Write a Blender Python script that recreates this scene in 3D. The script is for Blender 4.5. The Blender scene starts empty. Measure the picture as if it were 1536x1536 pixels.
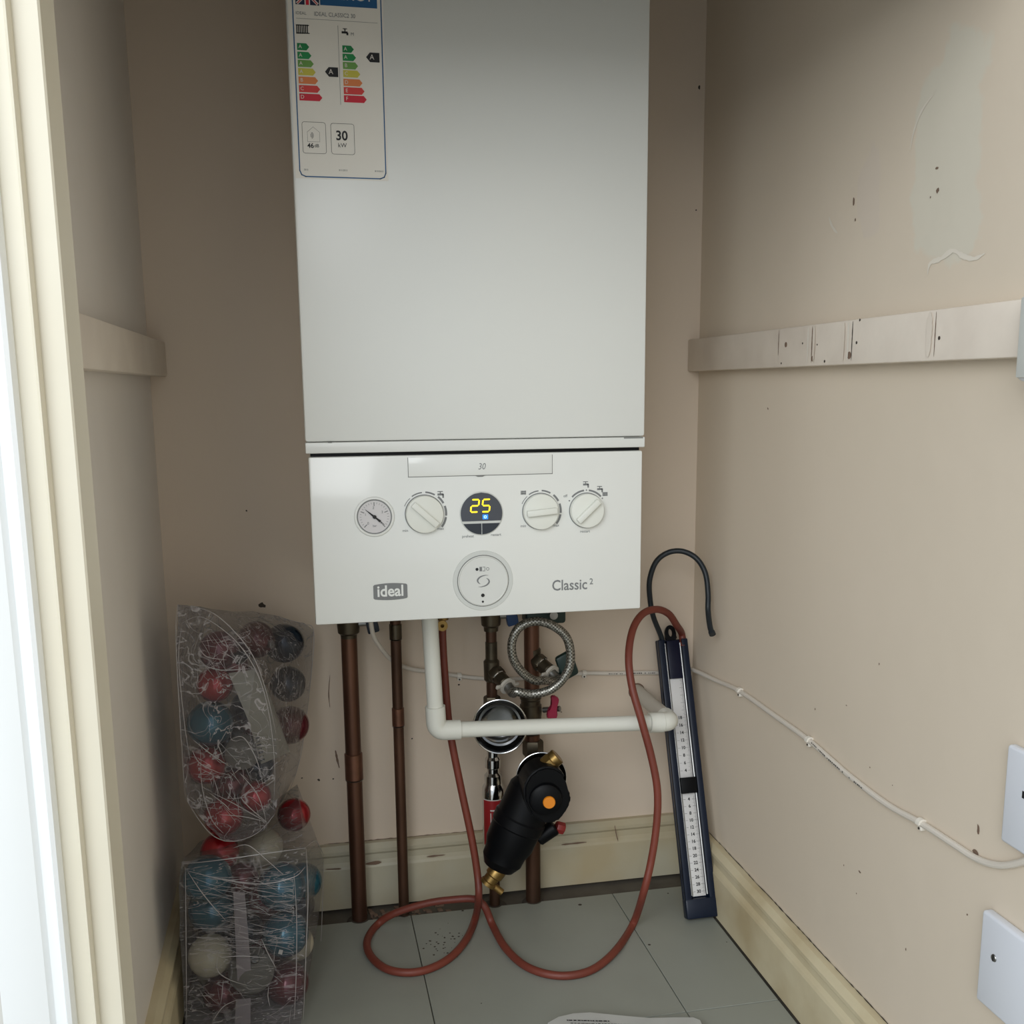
import bpy, bmesh, math, random
from mathutils import Vector, Matrix, noise
random.seed(7)
PI = math.pi
SC = bpy.context.scene
COL = SC.collection

# ---------------------------------------------------------------- camera
CAM = Vector((-0.141359, -1.516491, 0.766057))
YAW, PITCH, ROLL, F = -0.207818, -0.184449, -0.007495, 1599.1025
PPX, PPY = 788.0214, 877.4625
fw = Vector((math.sin(-YAW)*math.cos(PITCH), math.cos(YAW)*math.cos(PITCH), math.sin(PITCH)))
r0 = fw.cross(Vector((0, 0, 1))).normalized(); u0 = r0.cross(fw)
cr, sr = math.cos(ROLL), math.sin(ROLL)
RT = cr*r0 + sr*u0; UP = -sr*r0 + cr*u0
cd = bpy.data.cameras.new('camera'); cam = bpy.data.objects.new('camera', cd); COL.objects.link(cam)
rot = Matrix((RT, UP, -fw)).transposed()
cam.matrix_world = Matrix.Translation(CAM) @ rot.to_4x4()
cd.sensor_width = 36; cd.sensor_fit = 'HORIZONTAL'; cd.lens = F/1536*36
cd.shift_x = (768-PPX)/1536; cd.shift_y = (PPY-768)/1536
cd.clip_start = 0.02; cd.clip_end = 50
SC.camera = cam

# ---------------------------------------------------------------- light
world = bpy.data.worlds.new('world'); SC.world = world; world.use_nodes = True
wb = world.node_tree.nodes['Background']
wb.inputs[0].default_value = (0.86, 0.93, 1.0, 1); wb.inputs[1].default_value = 1.06
def area(name, loc, target, sx, sy, power, col):
    l = bpy.data.lights.new(name, 'AREA'); l.shape = 'RECTANGLE'; l.size = sx; l.size_y = sy
    l.energy = power; l.color = col
    o = bpy.data.objects.new(name, l); COL.objects.link(o); o.location = loc
    o.rotation_euler = (Vector(target)-Vector(loc)).to_track_quat('-Z', 'Y').to_euler()
    return o
area('window_daylight', (-1.8, -3.5, 2.0), (0.1, -0.3, 0.6), 2.6, 2.0, 80, (0.95, 0.98, 1.0))
vs = SC.view_settings
vs.view_transform = 'Standard'; vs.look = 'None'; vs.exposure = 0.0; vs.gamma = 1.0; vs.use_curve_mapping = False

# ---------------------------------------------------------------- pixel -> point on a real plane
def ray(x, y): return fw + RT*((x-PPX)/F) - UP*((y-PPY)/F)
def onY(x, y, v): d = ray(x, y); return CAM + d*((v-CAM.y)/d.y)
def onX(x, y, v): d = ray(x, y); return CAM + d*((v-CAM.x)/d.x)
def onZ(x, y, v): d = ray(x, y); return CAM + d*((v-CAM.z)/d.z)
def onP(x, y, p0, n): d = ray(x, y); return CAM + d*((p0-CAM).dot(n)/d.dot(n))
def pxr(p): return (p-CAM).dot(fw)/F          # metres per pixel at a point

# ---------------------------------------------------------------- materials
def lin(c):
    return tuple((v/255/12.92 if v <= 10 else ((v/255+0.055)/1.055)**2.4) for v in c)
MATS = {}
def mat(name, rgb, rough=0.5, metal=0.0, var=0.0, vscale=8.0, bump=0.0, bscale=60.0, coat=0.0, spec=None, dark=None, stretch=(1, 1, 1), emit=None, es=0.0, vlo=0.4, vhi=0.7):
    m = bpy.data.materials.new(name); m.use_nodes = True; MATS[name] = m
    nt = m.node_tree; b = nt.nodes['Principled BSDF']
    c = lin(rgb)
    b.inputs['Base Color'].default_value = (*c, 1); b.inputs['Roughness'].default_value = rough
    b.inputs['Metallic'].default_value = metal
    if coat: b.inputs['Coat Weight'].default_value = coat; b.inputs['Coat Roughness'].default_value = 0.08
    if spec is not None: b.inputs['Specular IOR Level'].default_value = spec
    if emit: b.inputs['Emission Color'].default_value = (*lin(emit), 1); b.inputs['Emission Strength'].default_value = es
    if var or bump:
        tc = nt.nodes.new('ShaderNodeTexCoord'); mp = nt.nodes.new('ShaderNodeMapping'); mp.inputs['Scale'].default_value = stretch
        nt.links.new(tc.outputs['Object'], mp.inputs['Vector'])
    if var:
        n = nt.nodes.new('ShaderNodeTexNoise'); n.inputs['Scale'].default_value = vscale; n.inputs['Detail'].default_value = 5
        nt.links.new(mp.outputs[0], n.inputs['Vector'])
        r = nt.nodes.new('ShaderNodeMapRange'); r.inputs['From Min'].default_value = vlo; r.inputs['From Max'].default_value = vhi
        r.inputs['To Min'].default_value = 0; r.inputs['To Max'].default_value = var
        nt.links.new(n.outputs['Fac'], r.inputs['Value'])
        mx = nt.nodes.new('ShaderNodeMix'); mx.data_type = 'RGBA'
        dk = lin(dark) if dark else tuple(v*0.6 for v in c)
        mx.inputs[6].default_value = (*c, 1); mx.inputs[7].default_value = (*dk, 1)
        nt.links.new(r.outputs[0], mx.inputs[0]); nt.links.new(mx.outputs[2], b.inputs['Base Color'])
    if bump:
        n2 = nt.nodes.new('ShaderNodeTexNoise'); n2.inputs['Scale'].default_value = bscale; n2.inputs['Detail'].default_value = 4
        nt.links.new(mp.outputs[0], n2.inputs['Vector'])
        bp = nt.nodes.new('ShaderNodeBump'); bp.inputs['Strength'].default_value = bump; bp.inputs['Distance'].default_value = 0.003
        nt.links.new(n2.outputs['Fac'], bp.inputs['Height']); nt.links.new(bp.outputs[0], b.inputs['Normal'])
    return m
M = {}
M['wall'] = mat('magnolia wall paint', (216, 199, 179), 0.75, var=0.35, vscale=3.0, dark=(206, 188, 168), bump=0.25, bscale=25)
M['walll'] = mat('left wall paint', (234, 227, 219), 0.7, var=0.35, vscale=3.0, dark=(210, 202, 192), bump=0.25, bscale=25)
M['outer'] = mat('outer wall paint', (205, 203, 196), 0.7)
M['gloss'] = mat('cream gloss paint', (224, 218, 200), 0.4, var=0.25, vscale=6, dark=(212, 202, 180), bump=0.15, bscale=20)
M['door'] = mat('white architrave paint', (240, 243, 244), 0.35)
M['batten'] = mat('batten paint', (226, 215, 201), 0.45, var=0.4, vscale=14, dark=(200, 186, 172), bump=0.35, bscale=30)
M['skirt'] = mat('aged cream skirting paint', (212, 200, 168), 0.45, var=0.55, vscale=9, dark=(168, 144, 98), bump=0.3, bscale=30)
M['skirtb'] = mat('cream skirting paint', (186, 180, 158), 0.45, var=0.6, vscale=7, dark=(176, 154, 112), bump=0.3, bscale=30)
M['dirt'] = mat('dark dirt', (62, 54, 46), 0.9)
M['chip'] = mat('brown chipped paint', (120, 98, 82), 0.9)
M['filler'] = mat('pale filler', (222, 214, 200), 0.7)
M['tile'] = mat('grey floor tile', (150, 153, 144), 0.42, var=0.5, vscale=5, dark=(134, 136, 126), bump=0.06, bscale=15)
M['sub'] = mat('bare subfloor', (92, 86, 76), 0.85, var=0.7, vscale=18, dark=(66, 58, 50), bump=0.5, bscale=40)
M['boiler'] = mat('white boiler enamel', (221, 222, 217), 0.3, var=0.08, vscale=3, dark=(208, 209, 203))
M['panel'] = mat('white boiler plastic', (226, 227, 222), 0.2, coat=0.3)
M['knob'] = mat('off white knob plastic', (224, 225, 216), 0.22)
M['print'] = mat('grey print', (120, 122, 122), 0.6)
M['groove'] = mat('shadow gap', (120, 121, 118), 0.7)
M['black'] = mat('black plastic', (7, 8, 11), 0.45, spec=0.18)
M['black_print'] = mat('black print', (24, 24, 26), 0.6)
M['display'] = mat('smoked display', (66, 70, 78), 0.15)
M['buttons'] = mat('charcoal buttons', (34, 42, 52), 0.3)
M['digit'] = mat('yellow digits', (255, 225, 40), 0.5, emit=(255, 214, 30), es=1.3)
M['led'] = mat('blue indicator', (30, 120, 220), 0.5, emit=(40, 130, 230), es=0.9)
M['ledw'] = mat('pale indicator', (200, 230, 250), 0.5, emit=(180, 220, 250), es=0.8)
M['ring'] = mat('frosted grey ring', (203, 205, 200), 0.3)
M['disc'] = mat('pale cap plastic', (213, 214, 209), 0.25)
M['dial'] = mat('dial face', (208, 205, 205), 0.5)
M['chrome'] = mat('chrome', (200, 200, 200), 0.12, 1.0)
M['dchrome'] = mat('dark chrome', (112, 112, 112), 0.14, 1.0)
M['steel'] = mat('brushed steel', (150, 150, 148), 0.35, 1.0)
M['copper'] = mat('tarnished copper', (106, 74, 58), 0.42, 0.75, var=0.9, vscale=14, dark=(62, 42, 34), stretch=(1, 1, 0.25), bump=0.15, bscale=60)
M['copper2'] = mat('dull copper', (96, 68, 52), 0.5, 0.7, var=0.9, vscale=20, dark=(58, 44, 34), stretch=(1, 1, 0.3), bump=0.15, bscale=60)
M['solder'] = mat('soldered copper', (126, 88, 70), 0.4, 0.8, var=0.6, vscale=40, dark=(84, 60, 48))
M['brass'] = mat('old brass', (150, 122, 72), 0.35, 0.9, var=0.5, vscale=40, dark=(96, 76, 44))
M['dbrass'] = mat('dark brass', (84, 76, 62), 0.4, 0.8, var=0.5, vscale=30, dark=(50, 44, 36))
M['blue'] = mat('blue valve handle', (22, 58, 104), 0.45)
M['dblue'] = mat('dark blue valve handle', (20, 34, 52), 0.45)
M['green'] = mat('dark green plastic', (18, 44, 40), 0.45)
M['redh'] = mat('raspberry red handle', (150, 28, 62), 0.42)
M['red'] = mat('dull red plastic', (130, 34, 30), 0.45)
M['pvc'] = mat('white waste pipe plastic', (222, 222, 212), 0.32)
M['pvcg'] = mat('greyed waste pipe plastic', (196, 190, 178), 0.4)
M['hose'] = mat('red brown rubber', (122, 58, 44), 0.5, var=0.5, vscale=10, dark=(92, 42, 34), bump=0.1, bscale=200)
M['cable'] = mat('white cable sheath', (214, 206, 194), 0.45)
M['clip'] = mat('white cable clip', (226, 220, 208), 0.4)
M['navy'] = mat('navy plastic', (14, 25, 44), 0.35, spec=0.35)
M['navyl'] = mat('navy block plastic', (9, 14, 38), 0.3, spec=0.3)
M['rubber'] = mat('black rubber tube', (26, 34, 40), 0.45)
M['scale'] = mat('white scale card', (216, 214, 212), 0.5)
M['paper'] = mat('white paper', (226, 226, 222), 0.6)
M['label'] = mat('label paper', (222, 218, 208), 0.45)
M['lblue'] = mat('label blue', (30, 86, 132), 0.5)
M['navyp'] = mat('navy print', (24, 34, 66), 0.5)
M['socket'] = mat('white socket plastic', (222, 225, 232), 0.3)
M['orange'] = mat('orange cap', (226, 134, 12), 0.45)
M['lred'] = mat('red label', (148, 32, 34), 0.4)
M['lwhite'] = mat('white label print', (214, 208, 200), 0.5)
for nme, c in (('e1', (20, 122, 66)), ('e2', (28, 134, 72)), ('e3', (104, 152, 72)), ('e4', (196, 186, 72)), ('e5', (214, 124, 68)), ('e6', (206, 58, 54)), ('e7', (196, 24, 48))):
    M[nme] = mat('energy band '+nme, c, 0.5)
for nme, c, r in (('b_red', (164, 24, 34), 0.2), ('b_dred', (98, 18, 34), 0.22), ('b_teal', (18, 92, 112), 0.22), ('b_blue', (16, 38, 56), 0.22), ('b_white', (190, 182, 160), 0.4)):
    M[nme] = mat('bauble '+nme, c, r, 0.0 if nme == 'b_white' else 0.45, coat=0.6)
M['b_glit'] = mat('glitter bauble', (168, 163, 152), 0.6, bump=0.9, bscale=900)
M['card'] = mat('pale card strip', (150, 140, 142), 0.5)
M['tagp'] = mat('price card', (150, 146, 134), 0.55)

def film_mat(name, scale, axis_stretch, amount, base):
    m = bpy.data.materials.new(name); m.use_nodes = True; nt = m.node_tree
    for n in list(nt.nodes): nt.nodes.remove(n)
    N = nt.nodes.new; L = nt.links.new
    out = N('ShaderNodeOutputMaterial'); tr = N('ShaderNodeBsdfTransparent'); tr.inputs[0].default_value = (0.84, 0.85, 0.86, 1)  # grey tint on the clear film puts shade into the pack
    pr = N('ShaderNodeBsdfPrincipled'); pr.inputs['Base Color'].default_value = (*lin((178, 172, 172)), 1); pr.inputs['Roughness'].default_value = 0.16
    mix = N('ShaderNodeMixShader'); tc = N('ShaderNodeTexCoord')
    def streak(stretch, sc, lo, hi, amt):
        mp = N('ShaderNodeMapping'); mp.inputs['Scale'].default_value = stretch; mp.inputs['Rotation'].default_value = (0, 0.25, 0)
        n = N('ShaderNodeTexNoise'); n.inputs['Scale'].default_value = sc; n.inputs['Detail'].default_value = 3; n.inputs['Distortion'].default_value = 1.2
        L(tc.outputs['Object'], mp.inputs['Vector']); L(mp.outputs[0], n.inputs['Vector'])
        a = N('ShaderNodeMath'); a.operation = 'SUBTRACT'; a.inputs[1].default_value = 0.5; L(n.outputs['Fac'], a.inputs[0])
        ab = N('ShaderNodeMath'); ab.operation = 'ABSOLUTE'; L(a.outputs[0], ab.inputs[0])
        r = N('ShaderNodeMapRange'); r.inputs['From Min'].default_value = lo; r.inputs['From Max'].default_value = hi
        r.inputs['To Min'].default_value = amt; r.inputs['To Max'].default_value = 0; L(ab.outputs[0], r.inputs['Value'])
        return r.outputs[0], n.outputs['Fac']
    s1, n1 = streak(axis_stretch, scale, 0.0, 0.018, amount)  # pale streaks paint reflected glints along the film's wrinkles
    s2, n2 = streak((1, 1, 1), scale*0.5, 0.0, 0.012, amount*0.55)
    mx = N('ShaderNodeMath'); mx.operation = 'MAXIMUM'; L(s1, mx.inputs[0]); L(s2, mx.inputs[1])
    lw = N('ShaderNodeLayerWeight'); lw.inputs['Blend'].default_value = 0.25
    m2 = N('ShaderNodeMath'); m2.operation = 'MULTIPLY_ADD'; m2.inputs[1].default_value = 0.45; m2.inputs[2].default_value = base
    L(lw.outputs['Fresnel'], m2.inputs[0])
    ad = N('ShaderNodeMath'); ad.operation = 'ADD'; ad.use_clamp = True; L(mx.outputs[0], ad.inputs[0]); L(m2.outputs[0], ad.inputs[1])
    bp = N('ShaderNodeBump'); bp.inputs['Strength'].default_value = 0.8; bp.inputs['Distance'].default_value = 0.004
    L(n1, bp.inputs['Height']); L(bp.outputs[0], pr.inputs['Normal']); L(bp.outputs[0], lw.inputs['Normal'])
    L(ad.outputs[0], mix.inputs[0]); L(tr.outputs[0], mix.inputs[1]); L(pr.outputs[0], mix.inputs[2]); L(mix.outputs[0], out.inputs[0])
    return m
M['film'] = film_mat('crinkled clear film', 30, (1, 1, 1.0), 0.6, 0.10)
M['film2'] = film_mat('stretched clear film', 18, (1, 1, 6.0), 0.5, 0.085)
M['crease'] = mat('film crease highlight', (168, 163, 162), 0.2)

def wall_right_mat():
    m = bpy.data.materials.new('right wall paint with filler patches'); m.use_nodes = True; nt = m.node_tree; N = nt.nodes.new; L = nt.links.new
    b = nt.nodes['Principled BSDF']; b.inputs['Roughness'].default_value = 0.72
    geo = N('ShaderNodeNewGeometry')
    nz = N('ShaderNodeTexNoise'); nz.inputs['Scale'].default_value = 14; nz.inputs['Detail'].default_value = 5; L(geo.outputs['Position'], nz.inputs['Vector'])
    ns = N('ShaderNodeTexNoise'); ns.inputs['Scale'].default_value = 3; ns.inputs['Detail'].default_value = 4; L(geo.outputs['Position'], ns.inputs['Vector'])
    base = N('ShaderNodeMix'); base.data_type = 'RGBA'; base.inputs[6].default_value = (*lin((220, 206, 188)), 1); base.inputs[7].default_value = (*lin((212, 199, 179)), 1)
    L(ns.outputs['Fac'], base.inputs[0])
    cur = base.outputs[2]
    # two filler patches (real repairs): centre y, z, half sizes
    for (cy, cz, hy, hz, col, amt) in ((-0.61, 0.965, 0.062, 0.082, (212, 209, 194), 0.6), (-0.47, 0.955, 0.028, 0.045, (212, 199, 186), 0.5)):
        sub = N('ShaderNodeVectorMath'); sub.operation = 'SUBTRACT'; sub.inputs[1].default_value = (0.4425, cy, cz); L(geo.outputs['Position'], sub.inputs[0])
        sc = N('ShaderNodeVectorMath'); sc.operation = 'MULTIPLY'; sc.inputs[1].default_value = (0, 1/hy, 1/hz); L(sub.outputs[0], sc.inputs[0])
        ln = N('ShaderNodeVectorMath'); ln.operation = 'LENGTH'; L(sc.outputs[0], ln.inputs[0])
        ad = N('ShaderNodeMath'); ad.operation = 'MULTIPLY_ADD'; ad.inputs[1].default_value = 2.4; L(nz.outputs['Fac'], ad.inputs[0]); L(ln.outputs['Value'], ad.inputs[2])
        mr = N('ShaderNodeMapRange'); mr.inputs['From Min'].default_value = 2.12; mr.inputs['From Max'].default_value = 2.24; mr.inputs['To Min'].default_value = amt; mr.inputs['To Max'].default_value = 0
        L(ad.outputs[0], mr.inputs['Value'])
        mx = N('ShaderNodeMix'); mx.data_type = 'RGBA'; mx.inputs[7].default_value = (*lin(col), 1); L(mr.outputs[0], mx.inputs[0]); L(cur, mx.inputs[6])
        cur = mx.outputs[2]
    L(cur, b.inputs['Base Color'])
    n2 = N('ShaderNodeTexNoise'); n2.inputs['Scale'].default_value = 22; n2.inputs['Detail'].default_value = 4; L(geo.outputs['Position'], n2.inputs['Vector'])
    bp = N('ShaderNodeBump'); bp.inputs['Strength'].default_value = 0.25; bp.inputs['Distance'].default_value = 0.003; L(n2.outputs['Fac'], bp.inputs['Height']); L(bp.outputs[0], b.inputs['Normal'])
    return m
M['wallr'] = wall_right_mat()

def braid_mat():
    m = mat('braided steel', (140, 139, 132), 0.35, 0.85); nt = m.node_tree; N = nt.nodes.new; L = nt.links.new
    tc = N('ShaderNodeTexCoord'); b = nt.nodes['Principled BSDF']
    ck = N('ShaderNodeTexChecker'); ck.inputs['Scale'].default_value = 400; mp = N('ShaderNodeMapping'); mp.inputs['Rotation'].default_value = (.6, .8, .5); L(tc.outputs['Object'], mp.inputs['Vector']); L(mp.outputs[0], ck.inputs['Vector']); L(tc.outputs['Object'], ck.inputs['Vector'])
    ck.inputs['Color1'].default_value = (*lin((168, 166, 158)), 1); ck.inputs['Color2'].default_value = (*lin((92, 90, 84)), 1)
    L(ck.outputs['Color'], b.inputs['Base Color'])
    return m
M['braid'] = braid_mat()

# ---------------------------------------------------------------- object helpers
ORG = {}
def setp(o, label=None, cat=None, group=None, kind=None):
    if label: o['label'] = label
    if cat: o['category'] = cat
    if group: o['group'] = group
    if kind: o['kind'] = kind
    return o
def thing(name, loc, label, cat, group=None):
    o = bpy.data.objects.new(name, None); COL.objects.link(o); o.location = loc; o.empty_display_size = 0.02
    ORG[o] = Vector(loc); return setp(o, label, cat, group)
def obj(name, bm, m, parent=None, smooth=True, ang=35, origin=None, kind=None, label=None):
    me = bpy.data.meshes.new(name)
    if parent is not None: org = ORG[parent]
    elif origin is not None: org = Vector(origin)
    else:
        xs = [v.co for v in bm.verts]
        org = Vector(((min(v.x for v in xs)+max(v.x for v in xs))/2, (min(v.y for v in xs)+max(v.y for v in xs))/2, min(v.z for v in xs)))
    bmesh.ops.translate(bm, verts=bm.verts, vec=-org)
    bmesh.ops.recalc_face_normals(bm, faces=bm.faces)
    bm.to_mesh(me); bm.free()
    if smooth:
        me.shade_smooth(); me.set_sharp_from_angle(angle=math.radians(ang))
    me.materials.append(M[m] if isinstance(m, str) else m)
    o = bpy.data.objects.new(name, me); COL.objects.link(o)
    if parent is not None: o.parent = parent
    else: o.location = org
    ORG[o] = org
    if kind: o['kind'] = kind
    if label: o['label'] = label
    return o
def B(): return bmesh.new()
def box(bm, a, b, bev=0.0, seg=2):
    lo = Vector((min(a[0], b[0]), min(a[1], b[1]), min(a[2], b[2]))); hi = Vector((max(a[0], b[0]), max(a[1], b[1]), max(a[2], b[2])))
    mtx = Matrix.Translation((lo+hi)/2) @ Matrix.Diagonal((*(hi-lo), 1))
    g = bmesh.ops.create_cube(bm, size=1, matrix=mtx)
    if bev:
        es = list({e for v in g['verts'] for e in v.link_edges})
        bmesh.ops.bevel(bm, geom=es, offset=bev, segments=seg, affect='EDGES', profile=0.5)
    return bm
def obox(bm, c, ax, ay, az, bev=0.0):
    """oriented box: centre, three half-extent vectors"""
    ax, ay, az = Vector(ax), Vector(ay), Vector(az)
    m3 = Matrix((ax*2, ay*2, az*2)).transposed().to_4x4()
    g = bmesh.ops.create_cube(bm, size=1, matrix=Matrix.Translation(c) @ m3)
    if bev:
        es = list({e for v in g['verts'] for e in v.link_edges})
        bmesh.ops.bevel(bm, geom=es, offset=bev, segments=2, affect='EDGES', profile=0.5)
    return bm
def smoothpts(P, n=8, closed=False):
    P = [Vector(p) for p in P]; out = []; k = len(P)
    rng = range(k if closed else k-1)
    for i in rng:
        if closed: a, b, c, d = P[(i-1) % k], P[i], P[(i+1) % k], P[(i+2) % k]
        else: a, b, c, d = P[max(i-1, 0)], P[i], P[i+1], P[min(i+2, k-1)]
        for j in range(n):
            t = j/n
            out.append(0.5*((2*b)+(c-a)*t+(2*a-5*b+4*c-d)*t*t+(3*b-a-3*c+d)*t**3))
    if not closed: out.append(P[-1])
    return out
def tube(bm, P, r, seg=12, caps=True, closed=False):
    P = [Vector(p) for p in P]; n = len(P)
    rr = r if callable(r) else (lambda t: r)
    T = []
    for i in range(n):
        a = P[i-1] if (i > 0 or closed) else P[0]; b = P[(i+1) % n] if (i < n-1 or closed) else P[-1]
        T.append((b-a).normalized())
    nrm = T[0].orthogonal().normalized(); rings = []
    for i in range(n):
        if i: nrm = (nrm - T[i]*nrm.dot(T[i])).normalized()
        bi = T[i].cross(nrm); R_ = rr(i/max(1, n-1))
        rings.append([bm.verts.new(P[i]+(nrm*math.cos(2*PI*k/seg)+bi*math.sin(2*PI*k/seg))*R_) for k in range(seg)])
    for i in range(n if closed else n-1):
        A, C_ = rings[i], rings[(i+1) % n]
        for k in range(seg): bm.faces.new((A[k], A[(k+1) % seg], C_[(k+1) % seg], C_[k]))
    if caps and not closed:
        bm.faces.new(rings[0][::-1]); bm.faces.new(rings[-1])
    return bm
def lathe(bm, p0, ax, prof, seg=32, cap=True):
    """prof: list of (radius, distance along ax from p0)"""
    ax = Vector(ax).normalized(); p0 = Vector(p0); a = ax.orthogonal().normalized(); b = ax.cross(a); rings = []
    for (r, h) in prof:
        if r < 1e-6: rings.append([bm.verts.new(p0+ax*h)])
        else: rings.append([bm.verts.new(p0+ax*h+(a*math.cos(2*PI*k/seg)+b*math.sin(2*PI*k/seg))*r) for k in range(seg)])
    for A, C_ in zip(rings, rings[1:]):
        for k in range(seg):
            k2 = (k+1) % seg
            if len(A) == 1 and len(C_) == 1: continue
            if len(A) == 1: bm.faces.new((A[0], C_[k2], C_[k]))
            elif len(C_) == 1: bm.faces.new((A[k], A[k2], C_[0]))
            else: bm.faces.new((A[k], A[k2], C_[k2], C_[k]))
    if cap:
        if len(rings[0]) > 1: bm.faces.new(rings[0][::-1])
        if len(rings[-1]) > 1: bm.faces.new(rings[-1])
    return bm
def rod(bm, a, b, r, seg=20, bev=0.0):
    a, b = Vector(a), Vector(b); L_ = (b-a).length
    pr = [(r, 0), (r, L_)] if not bev else [(r-bev, 0), (r, bev), (r, L_-bev), (r-bev, L_)]
    return lathe(bm, a, b-a, pr, seg)
def prism(bm, pts, off):
    """polygon extruded by vector off"""
    off = Vector(off); A = [bm.verts.new(Vector(p)) for p in pts]; C_ = [bm.verts.new(Vector(p)+off) for p in pts]
    n = len(A); bm.faces.new(A); bm.faces.new(C_[::-1])
    for i in range(n): bm.faces.new((A[i], C_[i], C_[(i+1) % n], A[(i+1) % n]))
    return bm
def fill(bm, pts):
    bm.faces.new([bm.verts.new(Vector(p)) for p in pts]); return bm
def annulus(bm, c, r1, r2, a0=0, a1=2*PI, n=48, ux=Vector((1, 0, 0)), uy=Vector((0, 0, 1)), thick=0.0003, nrm=Vector((0, -1, 0))):
    full = abs(a1-a0-2*PI) < 1e-6; c = Vector(c); P = []
    m = n if full else n+1
    for lay in (0, thick):
        for r in (r1, r2):
            P.append([bm.verts.new(c+(ux*math.cos(a0+(a1-a0)*i/n)+uy*math.sin(a0+(a1-a0)*i/n))*r+nrm*lay) for i in range(m)])
    A, B_, C_, D = P
    for i in range(n):
        j = (i+1) % m
        bm.faces.new((A[i], B_[i], B_[j], A[j])); bm.faces.new((C_[i], C_[j], D[j], D[i]))
        bm.faces.new((B_[i], D[i], D[j], B_[j])); bm.faces.new((A[i], A[j], C_[j], C_[i]))
    return bm
def text(bm, s, org, xd, yd, size, align='CENTER', squeeze=1.0, bold=0.0, shear=0.0, ext=0.00008):
    cu = bpy.data.curves.new('t', 'FONT'); cu.body = s; cu.size = size; cu.align_x = align; cu.align_y = 'CENTER'
    cu.resolution_u = 3; cu.offset = bold; cu.shear = shear; cu.extrude = ext
    o = bpy.data.objects.new('t', cu); COL.objects.link(o)
    dg = bpy.context.evaluated_depsgraph_get(); me = bpy.data.meshes.new_from_object(o.evaluated_get(dg))
    xd = Vector(xd).normalized(); yd = Vector(yd).normalized(); nd = xd.cross(yd); org = Vector(org)
    for v in me.vertices:
        c = v.co.copy(); v.co = org+xd*c.x*squeeze+yd*c.y+nd*c.z
    bm.from_mesh(me)
    bpy.data.objects.remove(o); bpy.data.curves.remove(cu); bpy.data.meshes.remove(me)
    return bm
XD, ZD = Vector((1, 0, 0)), Vector((0, 0, 1))

# ================================================================ SETTING
xL, xR = -0.329498, 0.442486
HT = 2.2
obj('wall_back', box(B(), (xL-.1, 0, -.02), (xR+.1, .1, HT)), 'wall', kind='structure')
obj('wall_left', box(B(), (xL-.1, -.66, -.02), (xL, 0, HT)), 'walll', kind='structure')
wr = obj('wall_right', box(B(), (xR, -2.4, -.02), (xR+.1, 0, HT)), 'wallr', kind='structure')
obj('ceiling', box(B(), (xL-.1, -.78, HT), (xR+.1, .1, HT+.1)), 'wall', kind='structure')
HB = 1.14
XN = -.2941; YF = -.69
wf = B(); box(wf, (-1.9, YF-.005, -.02), (XN-.0275, -.6605, HT)); box(wf, (XN-.0275, YF-.09, HB), (xR, -.6605, HT))  # second box: unseen header, set low and deep to shade the upper walls
obj('wall_front', wf, 'outer', kind='structure')
floor = obj('floor', box(B(), (-1.9, -2.4, -.04), (xR+.1, .1, -.0035)), 'sub', kind='structure')
# floor tiles: joints at X = tx + k*tw, cross joint at Y = -0.378
tx, tw, ty, tl = -.00948, .30883, -.378, .6096
for ix in range(-6, 2):
    for iy in range(-1, 4):
        x0 = tx+ix*tw+.0006; x1 = tx+(ix+1)*tw-.0006
        y1 = ty-iy*tl-.0009; y0 = y1-tl+.0018
        y1 = min(y1, -.056); x1 = min(x1, xR-.0205)
        if y0 > -.1 or y0 < -2.9: continue
        y0 = max(y0, -2.4)
        if x0 < -1.9: x0 = -1.9
        if y1 > -.6: x0 = max(x0, xL+.0205)
        if y1 <= y0+.01 or x1 <= x0+.01: continue
        if y1 > -.6 and x1 < xL+.03: continue
        if y0 < -.56 and x0 < -.36 and y1 > -.6: continue
        obj('floor_tile', box(B(), (x0, y0, -.0034), (x1, y1, 0), .0004, 1), 'tile', floor, ang=20)
# rubble beside the pipes, scuffs on the tiles
bm = B()
for i in range(46):
    p = (random.uniform(-.07, .05), random.uniform(-.055, -.022), -.002)
    s = random.uniform(.001, .004)
    obox(bm, p, (s, s*random.uniform(-.4, .4), 0), (-s*.3, s, 0), (0, 0, s*.5))
obj('rubble', bm, 'chip', floor, smooth=False, kind='stuff')
bm = B()
for i in range(40):
    c = onZ(random.gauss(665, 16), random.gauss(1412, 13), 0.0)
    s = random.uniform(.0005, .0018)
    lathe(bm, c, (0, 0, 1), [(s, 0), (s*.5, .0003)], 6)
for (x, y, s) in ((974, 1417, .0022), (1090, 1413, .001), (722, 1505, .001), (870, 1357, .003), (1002, 1340, .0015), (694, 1366, .002)):
    lathe(bm, onZ(x, y, 0), (0, 0, 1), [(s, 0), (s*.5, .0003)], 7)
obj('grit', bm, 'dirt', floor, smooth=False, kind='stuff')

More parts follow.
